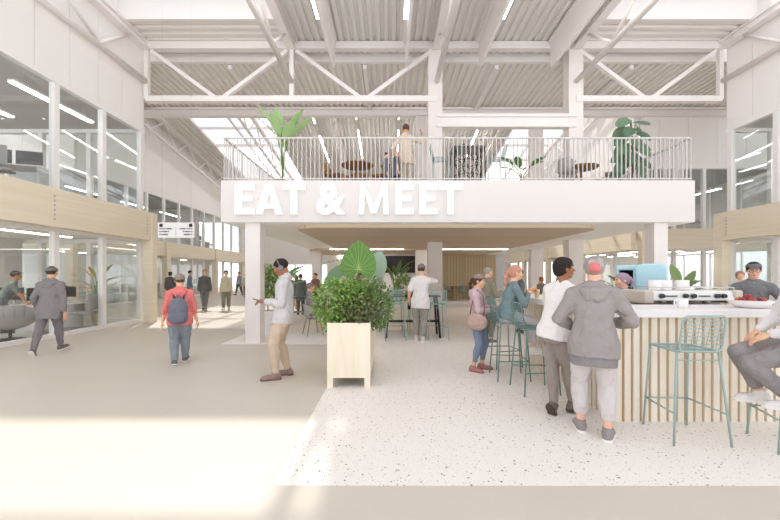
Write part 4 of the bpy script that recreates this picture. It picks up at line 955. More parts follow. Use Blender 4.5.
MB().tube([(-.06, -.36, 1.0), (-.06, -.40, 1.02), (-.06, -.40, 1.3), (-.06, -.36, 1.32)], .01, 8).build('handle', METAL, fr)
rs = random.Random(5); n = 0
for lv in (2, 3, 4):
    for k in range(3):
        t = thing('bottle', '%s glass bottle %s the fridge, %s shelf' % (['green', 'dark', 'amber'][k], ['at the outer side of', 'in the middle of', 'by the door edge of'][k], {2: 'third', 3: 'second', 4: 'top'}[lv]), 'bottle', tuple((Matrix.Translation((4.18, 5.95, 0)) @ Matrix.Rotation(rad(-35), 4, 'Z') @ Vector((-.285+.06*k, -.05, .396+(lv-1)*.27)))[:2])+(.396+(lv-1)*.27,), group='bottles in the fridge')
        MB().lathe([(.024, 0), (.025, .11), (.010, .15), (.010, .19)], 12).build('body', flat(['#5f7a5a', '#39403c', '#8a7350'][k], .25), t, smooth=True); MB().lathe([(.011, .19), (.011, .2)], 10).build('cap', METAL, t)

# ------------------------------------------------------------------ wire bar stool
def stool_proto(m, label, cat='bar stool', sh=.845):
    """front of the stool looks to +Y"""
    t = thing('bar_stool', label, cat, (0, 0, 0)); w, d = .19, .19; r = .0095
    f = MB(); ring = [(a, b, sh) for a, b in rrect(-w, -d, w, d, .05, 5)]; f.tube(ring, r, 8, close=True); f.build('seat_frame', m, t, smooth=True)
    g = MB()
    for k in range(9): x = -w+.02+k*(2*w-.04)/8; g.tube([(x, -d, sh), (x, -d*.4, sh-.008), (x, d*.4, sh-.008), (x, d, sh)], .0035, 5)
    for k in range(5): y = -d+.05+k*(2*d-.1)/4; g.tube([(-w, y, sh-.002), (w, y, sh-.002)], .0035, 5)
    g.build('seat_mesh', m, t, smooth=True)
    # back: rounded rectangle leaning back, gently curved
    def bk(u, v):   # u -1..1, v 0..1
        return (u*.185, -d-.015-.06*v-.02*(1-u*u)*v, sh+.0+v*.335)
    pts = []
    for a, b in rrect(-1, 0.0, 1, 1, .22, 6): pts.append(bk(a, max(0.02, b)))
    fb_ = MB(); fb_.tube(pts, .009, 8, close=True); fb_.build('back_frame', m, t, smooth=True)
    g = MB()
    for k in range(8): v = .12+k*.107; e = 1.0 if .1 < v < .85 else .93; g.tube([bk(u*e, v) for u in (-1, -.5, 0, .5, 1)], .0042, 5)
    for k in range(7): u = -.72+k*.24; g.tube([bk(u, .02), bk(u, .5), bk(u, .99)], .0034, 5)
    g.build('back_mesh', m, t, smooth=True)
    ft = {}
    for sx in (-1, 1):
        for sy in (-1, 1):
            a = Vector((sx*(w-.005), sy*(d-.01), sh-.002)); b = Vector((sx*(.25 if sy < 0 else .215), sy*.24, 0)); ft[sx, sy] = (a, b)
            MB().tube([a, b], r*1.05, 8).build('leg', m, t, smooth=True)
    P = lambda k, z: ft[k][0].lerp(ft[k][1], (sh-z)/sh)
    for k1, k2, z in (((-1, -1), (-1, 1), .29), ((1, -1), (1, 1), .29), ((-1, 1), (1, 1), .29)): MB().tube([P(k1, z), P(k2, z)], .0085, 8).build('footrest', m, t, smooth=True)
    MB().tube([P((-1, -1), sh-.075), P((1, -1), sh-.075)], .006, 6).build('stretcher', m, t, smooth=True)
    return t
st0 = stool_proto(GREEN2, 'green wire bar stool standing empty in front of the bar battens')
st0.location = (2.82, 3.47, 0); st0.rotation_euler.z = rad(-3)
def stool(x, y, a, label, z=0, m=None, group=None, s=1.0):
    c = copy_tree(st0); c.location = (x, y, z); c.rotation_euler.z = rad(a); c['label'] = label; c.scale = (s, s, s)
    if group: c['group'] = group
    if m:
        for o in c.children: o.data = _alt(o.data, m)
    return c
_altc = {}
def _alt(me, m):
    k = (me.name, m.name)
    if k not in _altc: n = me.copy(); n.materials.clear(); n.materials.append(m); _altc[k] = n
    return _altc[k]
DG = flat('#6c8a84', .45, var=.02)
stool(3.63, 3.22, 72, 'green wire bar stool under the cropped person in white at the picture edge')
stool(1.93, 4.80, -88, 'dark green wire bar stool standing empty behind the man in the white T-shirt', m=DG)
stool(1.80, 5.42, -92, 'dark green wire bar stool under the woman in the teal sweater', m=DG)
stool(1.92, 6.12, -80, 'dark green wire bar stool beside the elderly man in khaki', m=DG)
# high table by the white-shirted man
ht = thing('high_table', 'black high table with splayed legs beside the white-shirted man', 'table', (.56, 9.05, 0)); BLK = flat('#2f302f', .5)
MB().prism(rrect(-.68, -.32, .68, .32, .05, 5), 1.0, 1.025).build('tabletop', BLK, ht)
for sx in (-1, 1):
    for sy in (-1, 1): MB().bar((sx*.58, sy*.24, 1.0), (sx*.66, sy*.30, 0), .04, .04).build('leg', BLK, ht)
MB().bar((-.64, 0, .38), (.64, 0, .38), .06, .05).bar((-.64, -.28, .38), (-.64, .28, .38), .03, .04).bar((.64, -.28, .38), (.64, .28, .38), .03, .04).build('footrail', BLK, ht)
for k, (x, y, a) in enumerate(((.14, 8.62, 0), (.10, 9.62, 180), (.72, 9.65, 180), (1.12, 8.66, 5))):
    stool(x, y, a, 'mint wire bar stool at the black high table, '+['front left', 'rear left', 'rear middle', 'front right beside the white-shirted man'][k], group='mint stools at the black high table')
# shell chairs
GSH = flat('#a39e9b', .8, var=.06, scale=30, bump=.3)
def shell_chair(x, y, z, a, label, m=GSH, leg=None, group=None, name='shell_chair'):
    t = thing(name, label, 'chair', (x, y, z), rad(a), group); leg = leg or wood('#b08a62', '#96714c')
    vs = []; fs = []; nu, nv = 14, 8
    for j in range(nv+1):
        v = j/nv
        for i in range(nu+1):
            u = -1+2*i/nu
            if v < .5: w = v*2; p = (u*.23*(.8+.2*w), .20-.40*w, .45-.02*w+.05*abs(u)**2.5)
            else:
                w = (v-.5)*2; hgt = .33*w*(1-.28*abs(u)**3); p = (u*(.23+.02*w), -.20-.06*w+.20*abs(u)**2.2*min(1, w*1.2), .45+.02+hgt+.05*abs(u)**2.5*(1-w))
            vs.append(p)
    for j in range(nv):
        for i in range(nu): k = j*(nu+1)+i; fs.append((k, k+1, k+nu+2, k+nu+1))
    mb = MB(); mb.add(vs, fs); o = mb.build('shell', m, t, smooth=True); sd = o.modifiers.new('s', 'SOLIDIFY'); sd.thickness = .025
    for sx in (-1, 1):
        for sy in (-1, 1): MB().tube([(sx*.13, sy*.12, .44), (sx*.22, sy*.21, 0)], .013, 8, rs=[.016, .010]).build('leg', leg, t, smooth=True)
    return t
shell_chair(-1.98, 9.25, 0, -60, 'grey shell chair with wooden legs left of the planter, seat of the grey blazer')
shell_chair(-.95, 10.6, 0, 90, 'grey shell chair mostly hidden behind the leafy planter')
def round_table(x, y, z, r, h, label, m, ml=None):
    t = thing('round_table', label, 'table', (x, y, z)); MB().lathe([(r-.02, h-.03), (r, h-.015), (r, h)], 32).build('tabletop', m, t); MB().lathe([(.035, .02), (.03, h-.03)], 16).build('pedestal', ml or m, t); MB().lathe([(.24, 0), (.22, .02), (.04, .03)], 24).build('base', ml or m, t)
round_table(-1.5, 10.1, 0, .35, .73, 'small round table hidden behind the planter by the seated person', flat('#d8cbb8'))
BSH = flat('#7d6656', .7, var=.1, scale=20); GRN = flat('#7f8a7c', .8, var=.1)
for k, (x, y, a) in enumerate(((3.15, 19.2, -80), (3.75, 18.95, 10), (4.5, 19.3, 95))):
    shell_chair(x, y, .17, a, 'grey-green chair on the low step, '+['left end of', 'front of', 'right end of'][k]+' the brown table', GRN, group='chairs on the low step')
tb = thing('dining_table', 'brown dining table on the low step before the boarded wall', 'table', (3.85, 19.45, .17)); MB().box((-.6, -.3, .71), (.6, .3, .74)).build('tabletop', wood('#9b7c58', '#86683f'), tb)
for sx in (-1, 1):
    for sy in (-1, 1): MB().bar((sx*.5, sy*.22, .71), (sx*.56, sy*.27, 0), .04, .04).build('leg', wood('#9b7c58', '#86683f'), tb)
# far standing table
t = thing('high_table', 'dark round high table among the coated group at the back', 'table', (-3.8, 14.9, 0)); MB().lathe([(.40, 1.0), (.4, 1.03)], 24).build('tabletop', DARK, t); MB().lathe([(.03, .02), (.03, 1.0)], 12).build('pedestal', DARK, t); MB().lathe([(.25, 0), (.25, .02)], 24).build('base', DARK, t)
t = thing('high_table', 'low dark bench table in front of the coated group', 'table', (-3.15, 12.6, 0)); MB().box((-.45, -.2, .72), (.4, .2, .75)).build('tabletop', DARK, t)
for sx in (-.4, .35):
    for sy in (-.17, .17): MB().bar((sx, sy, .72), (sx, sy, 0), .025, .025).build('leg', DARK, t)
# --- mezzanine furniture
stool(1.30, 9.2, -90, 'pale green wire stool left of the black cage table on the mezzanine', z=MZ1)
stool(2.68, 9.2, 90, 'pale green wire stool right of the black cage table on the mezzanine', z=MZ1)
ct = thing('cage_table', 'black high table with a honeycomb cage base on the mezzanine', 'table', (1.98, 9.25, MZ1)); MB().prism(rrect(-.42, -.35, .42, .35, .12, 5), 1.09, 1.115).build('tabletop', flat('#9b9a99', .5), ct)
cg = MB(); nn = 6; rr = .36; rws = 3
for j in range(rws):
    for i in range(nn):
        t0 = 2*math.pi*(i+.5*(j % 2))/nn; z0 = .10+j*.36
        pts = []
        for k in range(12):
            a = 2*math.pi*k/12; pts.append((math.cos(t0+.50*math.cos(a))*rr, math.sin(t0+.50*math.cos(a))*rr*.9, z0+.14+.19*math.sin(a)))
        cg.tube(pts, .011, 6, close=True)
cg.build('cage_base', flat('#222222', .5), ct, smooth=True)
for sx in (-1, 1):
    for sy in (-1, 1): MB().tube([(sx*.37, sy*.3, 1.09), (sx*.4, sy*.32, 0)], .012, 8).build('leg', flat('#222222', .5), ct)
BRW = wood('#9a7350', '#7d5a3c')
round_table(-.85, 9.4, MZ1, .42, .76, 'round brown table on the mezzanine left of the tan-suited person', BRW)
for k, (x, y, a) in enumerate(((-1.5, 9.4, -90), (-.85, 10.0, 180), (-.25, 9.5, 80), (-1.35, 10.1, -150))):
    shell_chair(x, y, MZ1, a, 'brown wooden shell chair at the left mezzanine table, '+['left side', 'rear side', 'right side', 'rear left side'][k], BRW, BRW, group='brown chairs at the left mezzanine table')
round_table(5.1, 9.6, MZ1, .42, .76, 'round brown table on the mezzanine beside the tall leafy plant', BRW)
for k, (x, y, a) in enumerate(((4.5, 9.1, -60), (5.72, 9.25, 60), (5.1, 10.25, 180))):
    shell_chair(x, y, MZ1, a, 'grey shell chair at the right mezzanine table, '+['left side', 'right side', 'rear side'][k], GSH, BRW, group='grey chairs at the right mezzanine table')

# --- office furniture behind the glass
def desk(x, y, z, a, label, w=1.5, mons=2, chair=True, group=None):
    t = thing('office_desk', label, 'desk', (x, y, z), rad(a), group); MB().box((-w/2, -.35, .70), (w/2, .35, .73)).build('desktop', flat('#e6e2de', .5), t)
    for sx in (-1, 1): MB().box((sx*w/2*.92-.02, -.32, 0), (sx*w/2*.92+.02, .32, .70)).build('leg', METAL, t)
    for k in range(mons):
        px = (k-(mons-1)/2)*.62; M_ = Matrix.Translation((x, y, z)) @ Matrix.Rotation(rad(a), 4, 'Z') @ Matrix.Translation((px, .15, .73)); p = M_.translation
        m = thing('monitor', ['left', 'right'][k % 2]+' dark monitor on the '+label.replace('white ', '').replace('office desk', 'desk'), 'monitor', tuple(p), rad(a), group)
        MB().box((-.27, -.015, .12), (.27, .015, .46)).build('screen', flat('#3a3d3d', .3), m); MB().box((-.02, .0, 0), (.02, .03, .2)).build('stand', METAL, m); MB().box((-.1, -.06, 0), (.1, .09, .01)).build('foot', METAL, m)
    if chair:
        M_ = Matrix.Translation((x, y, z)) @ Matrix.Rotation(rad(a), 4, 'Z') @ Matrix.Translation((.15, -.72, 0)); p = M_.translation
        c = thing('office_chair', 'grey swivel chair at the '+label.replace('white ', '').replace('office desk', 'desk'), 'chair', tuple(p), rad(a+10), group)
        CG = flat('#a9a7a4', .8); MB().box((-.24, -.22, .44), (.24, .24, .50)).build('seat', CG, c, bevel=.02); MB().box((-.22, -.26, .55), (.22, -.21, 1.0)).build('backrest', CG, c, bevel=.02)
        MB().tube([(0, 0, .08), (0, 0, .44)], .025, 8).build('column', METAL, c)
        bs = MB()
        for k in range(5): an = k*2*math.pi/5; bs.tube([(0, 0, .09), (.28*math.cos(an), .28*math.sin(an), .05)], .015, 6)
        bs.build('base', METAL, c)
        for k in range(5): an = k*2*math.pi/5; MB().tube([(.28*math.cos(an), .28*math.sin(an)-.01, .025), (.28*math.cos(an), .28*math.sin(an)+.01, .025)], .025, 8).build('caster', DARK, c)
        MB().box((-.02, -.25, .46), (.02, -.2, .6)).build('back_bracket', METAL, c)
desk(-10.6, 9.7, .004, 0, 'white office desk in the left office by the leaning person', chair=False)
desk(-9.35, 10.0, .004, 90, 'white office desk in the left office beside the glass')
desk(-12.9, 10.9, .004, 0, 'white office desk at the back of the left office')
desk(-10.4, 11.4, .004, 180, 'white office desk near the yellow office plant', chair=False)
desk(-9.5, 9.0, 3.52, 20, 'white office desk upstairs in the left office'); desk(-11.2, 9.6, 3.52, 0, 'white office desk deep in the upper left office', chair=False)
desk(12.2, 17.1, 3.52, 0, 'white office desk upstairs behind the recessed right front'); desk(14.2, 17.6, 3.52, 10, 'white office desk upstairs in the right rear corner')
desk(12.6, 17.4, 0.004, 180, 'white office desk on the ground floor behind the recessed right front'); desk(14.6, 18.2, .004, 0, 'white office desk deeper behind the recessed right front')
desk(12.6, 10.4, 0.004, 180, 'white office desk in the right ground office behind the barista')
for k, y in enumerate((17.6, 19.6, 22.6, 25.8, 29)):
    o_ = ['first', 'second', 'third', 'fourth', 'last'][k]
    desk(-15.6, y, .004, 90, 'white office desk in the far left ground floor, %s from the recess' % o_, mons=1, group='desks in the far left ground floor')
    desk(-15.4, y+.4, 3.52, 90, 'white office desk in the far left upper floor, %s from the recess' % o_, mons=1, group='desks in the far left upper floor')
# lounge chair behind the left glass
lc = thing('lounge_chair', 'round grey lounge chair on a dark swivel base behind the left glass', 'armchair', (-9.02, 8.55, .004), rad(30))
Lf_ = Field(); Lf_.ell((0, 0, .55), (.48, .45, .32), None, .05); Lf_.ell((0, .25, .72), (.34, .42, .30), None, .10, 's'); Lf_.plane((0, 0, .86), (0, .35, 1)); field_obj('shell', [(Lf_, .02)], GSH, lc)
Cs = Field(); Cs.ell((0, .12, .47), (.32, .34, .08), None, .05); field_obj('cushion', [(Cs, .02)], flat('#b9b4b0', .9), lc)
MB().tube([(0, 0, .02), (0, 0, .3)], .03, 10).build('column', DARK, lc); MB().lathe([(.28, 0), (.28, .015), (.05, .03)], 24).build('base', DARK, lc)
# structure furniture: litter bin-like glass balustrade none
# ------------------------------------------------------------------ plants
def leafmat(h, h2, trans=.25):
    m, nt, b = _new('leaf'); N = nt.nodes; L = nt.links
    g = N.new('ShaderNodeNewGeometry'); mx = N.new('ShaderNodeMix'); mx.data_type = 'RGBA'; mx.inputs['A'].default_value = srgb(h); mx.inputs['B'].default_value = srgb(h2)
    L.new(g.outputs['Random Per Island'], mx.inputs['Factor']); L.new(mx.outputs['Result'], b.inputs['Base Color']); b.inputs['Roughness'].default_value = .45
    tl = N.new('ShaderNodeBsdfTranslucent'); L.new(mx.outputs['Result'], tl.inputs[0]); ms = N.new('ShaderNodeMixShader'); ms.inputs[0].default_value = trans
    L.new(b.outputs[0], ms.inputs[1]); L.new(tl.outputs[0], ms.inputs[2]); L.new(ms.outputs[0], N['Material Output'].inputs['Surface']); return m
LG = leafmat('#a6bf64', '#6f9650'); LD = leafmat('#5f8046', '#8da066'); LB = leafmat('#4f7f38', '#5f8f42', .2); LP = leafmat('#9cc078', '#7fae62', .35); LM = leafmat('#55735a', '#6d8a6b', .15); LY = leafmat('#d6c27c', '#b3a35c', .3)
LPUR = leafmat('#8c7a68', '#6f7552')
def leafshape(mb, base, d, nrm, L, W, n=4, bend=.25, pts=None):
    """one folded leaf blade; widths along its length from pts"""
    d = Vector(d).normalized(); nrm = Vector(nrm); s = d.cross(nrm)
    if s.length < 1e-3: s = d.cross(Vector((1, 0, .3)))
    s.normalize(); u = s.cross(d).normalized(); base = Vector(base); vs = []; fs = []
    prof = pts or [.02, .75, 1.0, .7, .02]; n = len(prof)-1
    for i, w in enumerate(prof):
        t = i/n; c = base+d*(L*t)+u*(-bend*L*t*t)
        vs += [c-s*W/2*w+u*W*.12*w, c, c+s*W/2*w+u*W*.12*w]
    for i in range(n):
        k = i*3; fs += [(k, k+1, k+4, k+3), (k+1, k+2, k+5, k+4)]
    mb.add(vs, fs)
def rdir(rs):
    z = rs.uniform(-1, 1); a = rs.uniform(0, 6.283); r = math.sqrt(1-z*z); return Vector((r*math.cos(a), r*math.sin(a), z))
def bush(rs, mb, c, r, n, L, W):
    for _ in range(n):
        d = rdir(rs); rr = rs.uniform(.55, 1.05); p = Vector((c[0]+d.x*r[0]*rr, c[1]+d.y*r[1]*rr, c[2]+d.z*r[2]*rr)); dd = (d*.8+rdir(rs)*.9+Vector((0, 0, .2)))
        leafshape(mb, p, dd, rdir(rs)+Vector((0, 0, 1.2)), L*rs.uniform(.6, 1.3), W*rs.uniform(.7, 1.2))
def stems(mb, c, r, n, rs, z0, rad_=.004):
    for _ in range(n):
        d = rdir(rs); p = Vector((c[0]+d.x*r[0]*.7, c[1]+d.y*r[1]*.7, c[2]+abs(d.z)*r[2]*.8)); b = Vector((c[0]+d.x*.1, c[1]+d.y*.1, z0)); p.y = c[1]+(p.y-c[1])*.5; p.x = c[0]+(p.x-c[0])*.7; mb.tube([b, (b+p)/2+Vector((d.x*.03, d.y*.03, 0)), p], rad_, 5)
def bigleaf(mb, base, d, nrm, L, W, heart=True, cup=.1, nseg=12, bend=.35):
    d = Vector(d).normalized(); s = d.cross(Vector(nrm)).normalized(); u = s.cross(d).normalized(); base = Vector(base); vs = []; fs = []
    for i in range(nseg+1):
        t = i/nseg
        w = (math.sin(math.pi*min(1, (t*.88+.12)))**.55)*(1-.15*t) if heart else math.sin(math.pi*(t*.96+.02))**.8
        if i == nseg: w = .02
        c = base+d*L*t-u*bend*L*t*t*.5
        back = -.22*(1-t)**6*L if heart else 0
        for j in (-3, -2, -1, 0, 1, 2, 3):
            f = j/3; v = c+s*(W/2*w*f)+u*(cup*W*w*(abs(f)**1.5)+(.022*W if heart else .012)*(1 if (i % 2) else -1)*abs(f)); v = v+d*(back*abs(f)); vs.append(v)
    for i in range(nseg):
        for j in range(6): k = i*7+j; fs.append((k, k+1, k+8, k+7))
    mb.add(vs, fs)
rs = random.Random(11)
# planter box
PW = wood('#efe5d2', '#e8dbc2', (4, 4, .4), 2.2)
pb = thing('planter_box', 'tall pale plywood planter box on four short legs beside the terrazzo edge', 'planter', (-.565, 4.92, 0))
MB().box((-.295, 0, .135), (.295, .024, .887)).build('front_panel', PW, pb, bevel=.002); MB().box((-.295, 1.36, .135), (.295, 1.384, .887)).build('back_panel', PW, pb, bevel=.002)
for sx in (-1, 1): MB().box((sx*.295 if sx < 0 else .271, .0245, .135), (-.271 if sx < 0 else .295, 1.36, .887)).build('side_panel', PW, pb, bevel=.002)
for sx in (-1, 1):
    for yy in (0, 1.31): MB().box((-.295 if sx < 0 else .215, yy, 0), (-.215 if sx < 0 else .295, yy+.074, .134)).build('leg', PW, pb, bevel=.002)
MB().box((-.27, .025, .70), (.27, 1.36, .80)).build('soil', flat('#4a3a2c', 1, var=.3, scale=40), pb)
def bushobj(label, c, r, n, L, W, m, z0, nm='leafy_shrub'):
    t = thing(nm, label, 'plant', (c[0], c[1], z0)); f = MB(); k = (0, 0, c[2]-z0); bush(rs, f, k, r, n, L, W); f.build('foliage', m, t); g = MB(); stems(g, k, r, 16, rs, 0); g.build('stems', flat('#6b5a3c', .9), t); return t
bushobj('dense bright green shrub filling the left side of the planter', (-.78, 5.25, 1.12), (.34, .34, .36), 1500, .062, .036, LG, .80)
bushobj('bright green shrub at the middle of the planter front', (-.50, 5.3, 1.12), (.32, .34, .34), 1400, .06, .036, LG, .80)
bushobj('darker green shrub on the right side of the planter', (-.24, 5.35, 1.10), (.29, .34, .36), 1300, .058, .032, LD, .80)
bushobj('bronze and olive small-leaved shrub spilling over the planter front', (-.42, 5.08, 1.02), (.28, .20, .22), 700, .045, .022, LPUR, .80)
bushobj('grey-green trailing shrub at the planter\'s right front corner', (-.32, 5.17, .98), (.18, .16, .2), 420, .055, .02, leafmat('#a6b98a', '#8aa070'), .80)
bushobj('bushy green shrub at the back of the planter', (-.55, 5.9, 1.15), (.36, .36, .35), 900, .065, .036, LD, .80)
# giant leaves
gl = thing('elephant_ear_plant', 'elephant-ear plant with one giant upright leaf above the planter', 'plant', (-.5, 5.55, .80)); m1 = MB()

ol = [(0, .44), (.06, .395), (.14, .325), (.205, .225), (.24, .10), (.235, -.02), (.20, -.10), (.13, -.135), (.06, -.11), (.02, -.035)]; OL = ol+[(-a, b) for a, b in ol[:0:-1]]; OL = [(a*1.1, b) for a, b in OL]
def dense(P, k=4):
    out = []
    for i in range(len(P)):
        a, b = P[i], P[(i+1) % len(P)]
        for t in range(k): out.append((a[0]+(b[0]-a[0])*t/k, a[1]+(b[1]-a[1])*t/k))
    return out
DL = dense(OL); nD = len(DL); LC = Vector((.03, -.16, .83))
def lsurf(u, sc): x, z = DL[u % nD]; rp = .5-.5*math.cos(2*math.pi*(u % 4)/4); return LC+Vector((x*sc, -.05*sc*sc+.09*abs(x)*sc+.020*rp*sc+.10*max(0, z)*sc*sc, z*sc))
vs_ = [tuple(LC)]+[tuple(lsurf(u, q/6)) for q in range(1, 7) for u in range(nD)]; fs_ = [(0, 1+u, 1+(u+1) % nD) for u in range(nD)]+[(1+q*nD+u, 1+(q+1)*nD+u, 1+(q+1)*nD+(u+1) % nD, 1+q*nD+(u+1) % nD) for q in range(5) for u in range(nD)]
m1.add(vs_, fs_); vn = MB()
for u in range(0, nD, 4): vn.tube([lsurf(u, q/6)+Vector((0, -.004, 0)) for q in range(0, 7)], .002, 5, rs=[.0045-.0006*q for q in range(7)])
b1 = MB(); b1.tube([(0, 0, 0), (0, .05, .4), (.02, -.1, .78)], .014, 8)
go_ = m1.build('giant_leaf', leafmat('#5f8838', '#5f8838', .2), gl, smooth=True); vn.build('veins', flat('#9dbb6a', .6), go_); m1 = MB()
bigleaf(m1, (-.22, .1, .85), (-.75, -.2, -.55), (-.2, -.7, .7), .42, .30, True, .05); b1.tube([(0, 0, 0), (-.1, .08, .5), (-.22, .1, .86)], .011, 8); m1.build('drooping_leaf', leafmat('#6f8f6a', '#6f8f6a'), gl, smooth=True); m1 = MB()
bigleaf(m1, (.26, .25, .72), (.18, .0, 1), (-.1, -1, .2), .42, .34, True, .05); b1.tube([(0, 0, 0), (.12, .15, .4), (.26, .25, .73)], .011, 8); m1.build('pale_leaf', leafmat('#9db39c', '#9db39c'), gl, smooth=True); m1 = MB()
bigleaf(m1, (-.18, .2, .95), (-.8, 0, .25), (0, -.3, 1), .40, .05, False, .05, bend=.9); b1.tube([(0, 0, 0), (-.06, .15, .6), (-.18, .2, .96)], .009, 8); m1.build('narrow_leaf', LB, gl, smooth=True); b1.build('stalks', flat('#6f8f4c', .6), gl, smooth=True)
def banana(x, y, z, h, label, m, n=6, LL=.8, WW=.22, pot=True, seed=1, spread=.55, potc='#cdb594', potr=.16, poth=.24):
    rs2 = random.Random(seed); t = thing('leafy_palm' if n > 5 else 'broadleaf_plant', label, 'plant', (x, y, z)); f = MB(); g = MB(); z0 = poth-.06 if pot else 0
    for k in range(n):
        a = 2*math.pi*k/n+rs2.uniform(-.3, .3); e = rs2.uniform(.45, 1.0)*spread; hh = h*rs2.uniform(.45, .72)
        p = Vector((math.cos(a)*e*.25, math.sin(a)*e*.25, z0+hh)); g.tube([(0, 0, z0), (p.x*.3, p.y*.3, z0+hh*.6), tuple(p)], .011, 6)
        d = Vector((math.cos(a)*e, math.sin(a)*e, 1.0-.5*e)); bigleaf(f, p, d, Vector((-math.cos(a), -math.sin(a), .9)), LL*rs2.uniform(.8, 1.15), WW, False, .1, bend=.7*e)
    f.build('fronds', m, t, smooth=True); g.build('stalks', flat('#7a9a58', .7), t, smooth=True)
    if pot:
        MB().lathe([(potr*.8, 0), (potr, poth), (potr*.92, poth), (potr*.9, poth-.04), (.001, poth-.05)], 24, caps=False).lathe([(potr*.8, 0), (.001, 0)], 24, caps=False).build('pot', flat(potc, .7), t, smooth=False)
    return t
banana(.2, 11.1, 0, 1.75, 'dark banana-like plant between the planter and the high table', LD, 8, .62, .15, seed=4, spread=1.0, poth=.5, potr=.2)
bushobj('light green bush standing between the planter and the white-shirted man', (.42, 10.3, 1.18), (.3, .3, .35), 500, .10, .05, LG, 0.0)
MBx = thing('pale_planter', 'low pale box planter behind the black high table', 'planter', (.45, 10.25, 0)); MB().box((-.6, -.2, 0), (.5, .25, .80)).build('box', PW, MBx, bevel=.004)
banana(-3.3, 11.2, 0, 1.75, 'pale green banana plant right behind the man with headphones', LP, 11, .75, .22, seed=7, spread=1.3, poth=.4, potr=.22)
bushobj('green bush left of the man with headphones, behind the column', (-3.12, 9.3, 1.35), (.32, .26, .42), 700, .09, .05, LG, 0.0)
tb2 = thing('tall_pot', 'tall white pot under the bush behind the front left column', 'planter', (-3.12, 9.3, 0)); MB().lathe([(.18, 0), (.24, .62)], 24).build('pot', WHITE, tb2)
banana(-4.15, 16.2, 0, 1.9, 'dark green palm behind the coated group at the back', LD, 9, .6, .14, seed=9, spread=1.0)
banana(5.35, 8.0, 0, 1.75, 'dark rubber plant behind the blue fridge', LD, 7, .5, .2, seed=12, spread=.8)
banana(6.0, 7.4, 0, 1.65, 'dark broadleaf plant right of the blue fridge by the white column', LD, 6, .55, .2, seed=15, spread=.9)
banana(-9.0, 11.1, .004, 1.65, 'yellow-green office plant behind the left glass', LY, 11, .62, .13, seed=21, spread=1.15, poth=.35)
banana(-2.67, 8.95, MZ1, 2.05, 'bright green potted palm at the left of the mezzanine railing', leafmat('#b5d69a', '#9cc584', .4), 10, .75, .24, seed=31, spread=.85, potc='#a8968a')
banana(3.2, 8.75, MZ1, .62, 'small broadleaf plant behind the mezzanine railing near the centre', LB, 6, .42, .19, seed=33, spread=1.0, poth=.16)
# tall split-leaf plant
t = thing('tall_leafy_plant', 'tall grey-green leafy plant in a tan pot at the right of the mezzanine', 'plant', (5.95, 8.85, MZ1)); f = MB(); g = MB(); r3 = random.Random(8); g.tube([(0, 0, .2), (.02, 0, .9), (-.02, 0, 1.65)], .016, 8)
for k in range(26):
    a = k*2.4; zz = .35+k*.05; e = .30*(1-.25*k/26)
    p = Vector((math.cos(a)*e*.6, math.sin(a)*e*.6, zz+.12)); g.tube([(0, 0, zz-.08), tuple(p)], .006, 5)
    bigleaf(f, p, (math.cos(a), math.sin(a)*.6-.1, -.75+.5*r3.random()), (0, -.8, .6), .34, .30, True, -.08, bend=.6)
f.build('leaves', LM, t, smooth=True); g.build('stem', flat('#7c7258', .8), t); MB().lathe([(.13, 0), (.16, .24), (.15, .24), (.001, .2)], 24, caps=False).build('pot', flat('#d3b58c', .7), t)
# ------------------------------------------------------------------ the people
def W2(I, p):   # local point of a figure -> world
    return I['root'].matrix_basis @ Vector([float(v) for v in p])
WALK = dict(feet=[(-.07, -.27, .0), (.07, .26, 0)], foot_pitch=(-32, 8))
WALK2 = dict(feet=[(-.07, .24, .0), (.07, -.25, 0)], foot_pitch=(8, -34))
bpy.context.view_layer.update()
p1 = person('man in flat cap and long grey hooded jacket striding past the left glass', -6.72, 7.1, 1.72, 12, '#7e7778', '#746c70', '#55504e', ('short', '#4a3c34'), hat=('flatcap', '#6c6664'), hem=.07, loose=.022, jacket=True, hood=True, skin='light', vox=.010,
    feet=[(-.10, -.33, 0), (.05, .26, 0)], foot_pitch=(-48, 8), lean=6, hands=[(-.26, .10, .86), (.25, .02, .80)], hem_flare=.012, shank_end=.035)
p3 = person('child in red hooded top and loose blue jeans walking away with a grey backpack', -3.62, 6.2, 1.56, 24, '#e5716a', '#7f8a94', '#5d5a59', ('short', '#5a473c'), hat=('beanie', '#8b776b'), loose=.020, leg_loose=.024, sleeve='half', hood=True, jacket=True, hem=.02, vox=.009,
    feet=[(-.08, -.02, 0), (.06, .22, 0)], foot_pitch=(-14, 4), shank_end=.02, hands=[(-.26, .05, .74), (.26, .05, .72)])
p4 = person('man with headphones in a cream jacket and beige trousers looking at his phone', -1.61, 5.43, 1.81, 102, '#ccc6c7', '#cdb49c', '#8d6a62', ('short', '#2e2825'), skin='brown', fine=True, vox=.008, jacket=True, loose=.028, hem=.005, leg_loose=.018, head_nod=26, lean=-2,
    feet=[(-.10, .10, 0), (.12, -.06, 0)], hands=[(-.06, .24, 1.15), (.07, .25, 1.14)], elbow=[(-.5, -.8, -.6), (.5, -.8, -.6)], curl=.7, shank_end=.02, sole='#7a5a52')
p5 = person('man in a black sweater and dark grey trousers walking towards the camera', -8.08, 15.7, 1.77, 200, '#4d4b49', '#68656a', '#3e3b3a', ('short', '#a8795a'), vox=.012, **WALK2)
p6 = person('woman in a beige top and olive trousers walking beside the man in black', -7.1, 15.6, 1.74, 196, '#c9bfa4', '#7c7560', '#e6e2dc', ('bun', '#3e2f28'), female=True, vox=.012, leg_loose=.022, **WALK)
p7 = person('person in dark clothes standing by the far left glass before the red-hooded child', -11.6, 19.0, 1.70, 20, '#454547', '#3b3b40', '#333333', ('full', '#3a2f2a'), vox=.016)
